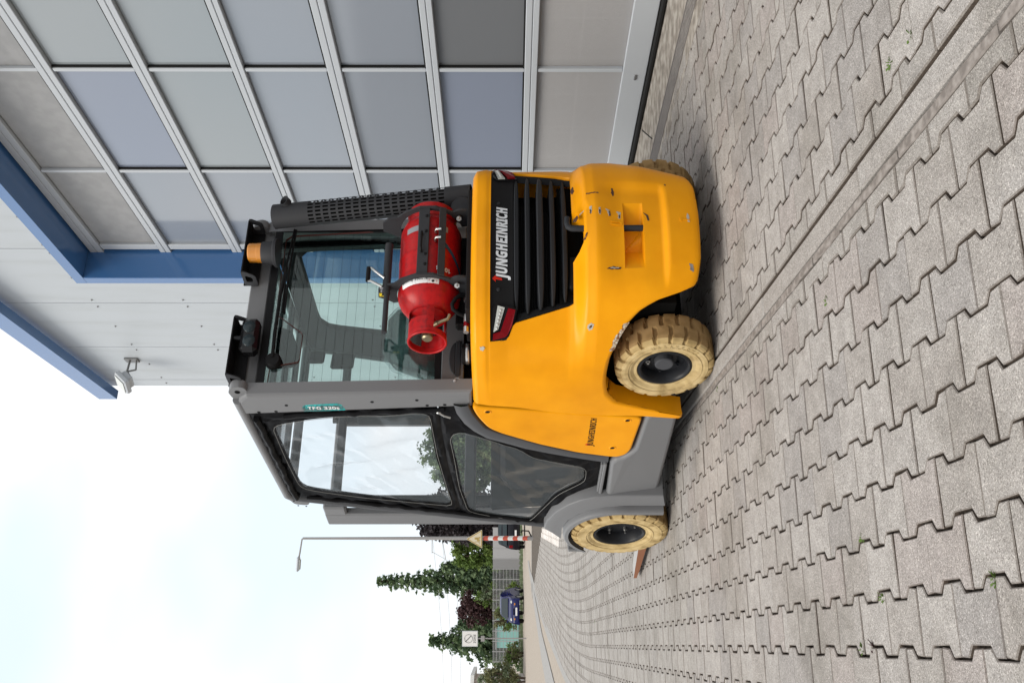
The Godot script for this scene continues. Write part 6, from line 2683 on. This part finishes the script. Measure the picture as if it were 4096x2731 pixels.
	tag(leafy("verge_bush", W(-19.3, -.05, 66.0), 2.4, .8, M.dry, M.leaf, 700, .11), "loose yellow green bush left of the blue car", "bush")
	tag(leafy("post_bush", W(-20.4, -.05, 62.0), 1.3, .9, M.dry, M.leaf, 500, .10), "low weedy bush at the foot of the zone sign", "bush")
	tag(leafy("wall_bush", W(-19.4, -.05, 54.5), 2.7, .95, M.dry, M.sage, 1100, .11), "tall loose bush before the pale low building", "bush")
	tag(leafy("corner_bush", W(-20.6, -.05, 56.5), 2.2, 1.1, M.sage, M.dry, 900, .11), "pale bush against the low building at the edge of the street", "bush")
	# low building at the left
	var lb := thing("low_building", W(-22.6, -.05, 57.0), 14)
	tag(lb, "low pale building with a white edged flat roof at the left", "building")
	m = MB.new()
	m.box(Vector3(0, 1.55, -2.4), Vector3(4.2, 3.1, 5.0))
	put("wall", m.mesh(), M.wall_pale, lb)
	m = MB.new()
	m.box(Vector3(.05, 3.22, -2.4), Vector3(4.9, .22, 5.8), Basis(Vector3.BACK, -.03))
	put("roof", m.mesh(), M.roof_white, lb)
	m = MB.new()
	m.box(Vector3(1.95, 3.05, .42), Vector3(.10, .12, 5.2), Basis.IDENTITY, .03)
	put("roof_gutter", m.mesh(), M.pole_grey, lb)
	m = MB.new()
	m.box(Vector3(-.8, 4.15, -4.0), Vector3(3.4, 1.9, 3.2))
	put("upper_wall", m.mesh(), M.wall_brown, lb)
	m = MB.new()
	m.box(Vector3(-.8, 5.15, -4.0), Vector3(3.8, .14, 3.6))
	put("upper_roof", m.mesh(), M.fence_dark, lb)
	m = MB.new()
	m.box(Vector3(.9, 1.5, .115), Vector3(.9, 1.2, .05))
	put("window", m.mesh(), M.car_glass, lb)
	for e in 2:
		m = MB.new()
		m.tube([Vector3(.2 + e * .45, 5.2, -2.6), Vector3(.2 + e * .45, 6.5, -2.6)], .025, 6)
		for k in 5:
			if e == 0:
				m.box(Vector3(.425, 5.35 + k * .26, -2.6), Vector3(.45, .03, .03))
		put("roof_ladder", m.mesh(), M.pole_grey, lb)
	# railway masts and wires far behind
	var spec := [[-31.0, 150.0, 13.2, "lattice railway mast with a cross arm left of the street lamp top"], [-40.0, 160.0, 9.5, "thin railway mast between the two conifers"]]
	for s in spec:
		var ms := thing("railway_mast", W(s[0], -.05, s[1]), 0)
		tag(ms, s[3], "mast", "railway masts")
		m = MB.new()
		m.box(Vector3(-.25, s[2] * .5, 0), Vector3(.10, s[2], .10))
		m.box(Vector3(.25, s[2] * .5, 0), Vector3(.10, s[2], .10))
		for k in 12:
			m.tube([Vector3(-.25, k * s[2] / 12.0, 0), Vector3(.25, (k + 1) * s[2] / 12.0, 0)], .03, 4)
		put("lattice", m.mesh(), M.pole_grey, ms)
		m = MB.new()
		m.tube([Vector3(-2.4, s[2] - .2, 0), Vector3(.6, s[2] - .2, 0)], .06, 5)
		m.tube([Vector3(-3.6, s[2] - 2.4, 0), Vector3(.4, s[2] - 1.7, 0)], .05, 5)
		m.tube([Vector3(-3.4, s[2] - 2.4, 0), Vector3(-2.2, s[2] - .2, 0)], .035, 5)
		put("cross_arm", m.mesh(), M.pole_grey, ms)
	for k in 3:
		var wr := MB.new()
		var pts := []
		for i in 13:
			var f := i / 12.0
			pts.append(W(lerpf(-30.0, -75.0, f), 13.0 - k * 1.5 - sin(f * PI) * .8, lerpf(150.0, 175.0, f)))
		wr.tube(pts, .022, 4)
		tag(put("overhead_wire", wr.mesh(), M.pole_grey), "%s overhead railway wire strung across the sky behind the trees" % ["highest", "middle", "lowest"][k], "wire", "overhead wires")
	# unseen halls added to darken the reflections in gate panes and cab glass
	for e in [[-29.0, 22.0, 9.0, 42.0, 6.2, "added long grey hall out of view at the left, mirrored in the gate panes"], [-6.0, -26.0, 60.0, 8.0, 6.2, "added grey hall out of view across the yard, mirrored in the cab window"]]:
		var nh := thing("added_hall", W(e[0], -.05, e[1]))
		tag(nh, e[5], "building", "added halls out of view")
		m = MB.new()
		m.box(Vector3(0, e[4] * .5, 0), Vector3(e[2], e[4], e[3]))
		put("wall", m.mesh(), M.hall_grey, nh)
		m = MB.new()
		m.box(Vector3(0, e[4] + .15, 0), Vector3(e[2] + .8, .3, e[3] + .8))
		put("roof", m.mesh(), M.fence_dark, nh)
	# weeds in the joints
	rng.seed = 55
	var weeds := [[3452, 2150, "slim green weed in the joint nearest the middle of the yard"], [3530, 2392, "leafy green weed in a joint of the near pavers"], [3492, 2588, "reddish broad weed in the lowest near joint"], [3448, 2600, "small green sprout beside the reddish weed"], [3640, 145, "yellow green moss tuft in the wide joint near the gutter, far right"], [3562, 250, "moss tuft in the wide joint right of the gutter"], [2872, 1560, "tiny weed in the gutter beside the rear wheel"], [3310, 1202, "green tuft in a joint behind the counterweight"], [3980, 2320, "thin weed between the nearest pavers at the left"], [2380, 2488, "distant grass tuft among the pavers at the far left"]]
	for w in weeds:
		var d: float = 3610.0 / (w[0] - 2032.0)
		var t := thing("weed", W((1365.5 - w[1]) / 3800.0 * d, -.006, d))
		tag(t, w[2], "weed", "weeds in the joints")
		var mb := MB.new()
		for i in 16:
			var a := rng.randf() * TAU
			var out := Vector3(cos(a), 0, sin(a))
			var l := rng.randf_range(.006, .017)
			var side := Vector3(-out.z, 0, out.x) * .0022
			var o := out * rng.randf_range(0, .008)
			mb.q(o - side * .5, o + side * .5, o + out * l * .6 + Vector3(0, l * .7, 0) + side, o + out * l + Vector3(0, l * .6, 0), Vector3.UP)
		put("leaves", mb.mesh(), M.plum if String(w[2]).begins_with("reddish") else M.leaf, t).set_meta("kind", "stuff")


func _ready() -> void:
	# the camera lies on its side: the top of the place is at the left of the picture
	var cam := Camera3D.new()
	cam.name = "camera"
	cam.fov = 39.53
	cam.near = 0.05
	cam.far = 2000.0
	add_child(cam)
	cam.transform = Transform3D(Basis(Vector3(0, -1, 0), Vector3(1, 0, 0), Vector3(0, 0, 1)) * Basis(Vector3(0, 1, 0), -0.0042), Vector3(0, 0.95, 0))
	cam.current = true
	var env := Environment.new()
	env.background_mode = Environment.BG_SKY
	var sky := Sky.new()
	var pm := PanoramaSkyMaterial.new()
	pm.panorama = cloud_sky()
	sky.sky_material = pm
	env.sky = sky
	env.tonemap_mode = Environment.TONE_MAPPER_LINEAR
	env.tonemap_exposure = 1.5
	env.sdfgi_enabled = true
	env.ssao_enabled = true
	env.ssil_enabled = true
	var we := WorldEnvironment.new()
	we.name = "surroundings"
	we.environment = env
	add_child(we)
	var sun := DirectionalLight3D.new()
	sun.name = "sun"
	sun.light_energy = 0.55
	sun.light_color = Color(1.0, 0.97, 0.92)
	sun.light_angular_distance = 32.0
	sun.shadow_enabled = true
	add_child(sun)
	sun.look_at_from_position(Vector3(-5, 9.5, 5.0), Vector3.ZERO)
	make_materials()
	build_paving()
	build_gate_side()
	build_truck()
	build_far()
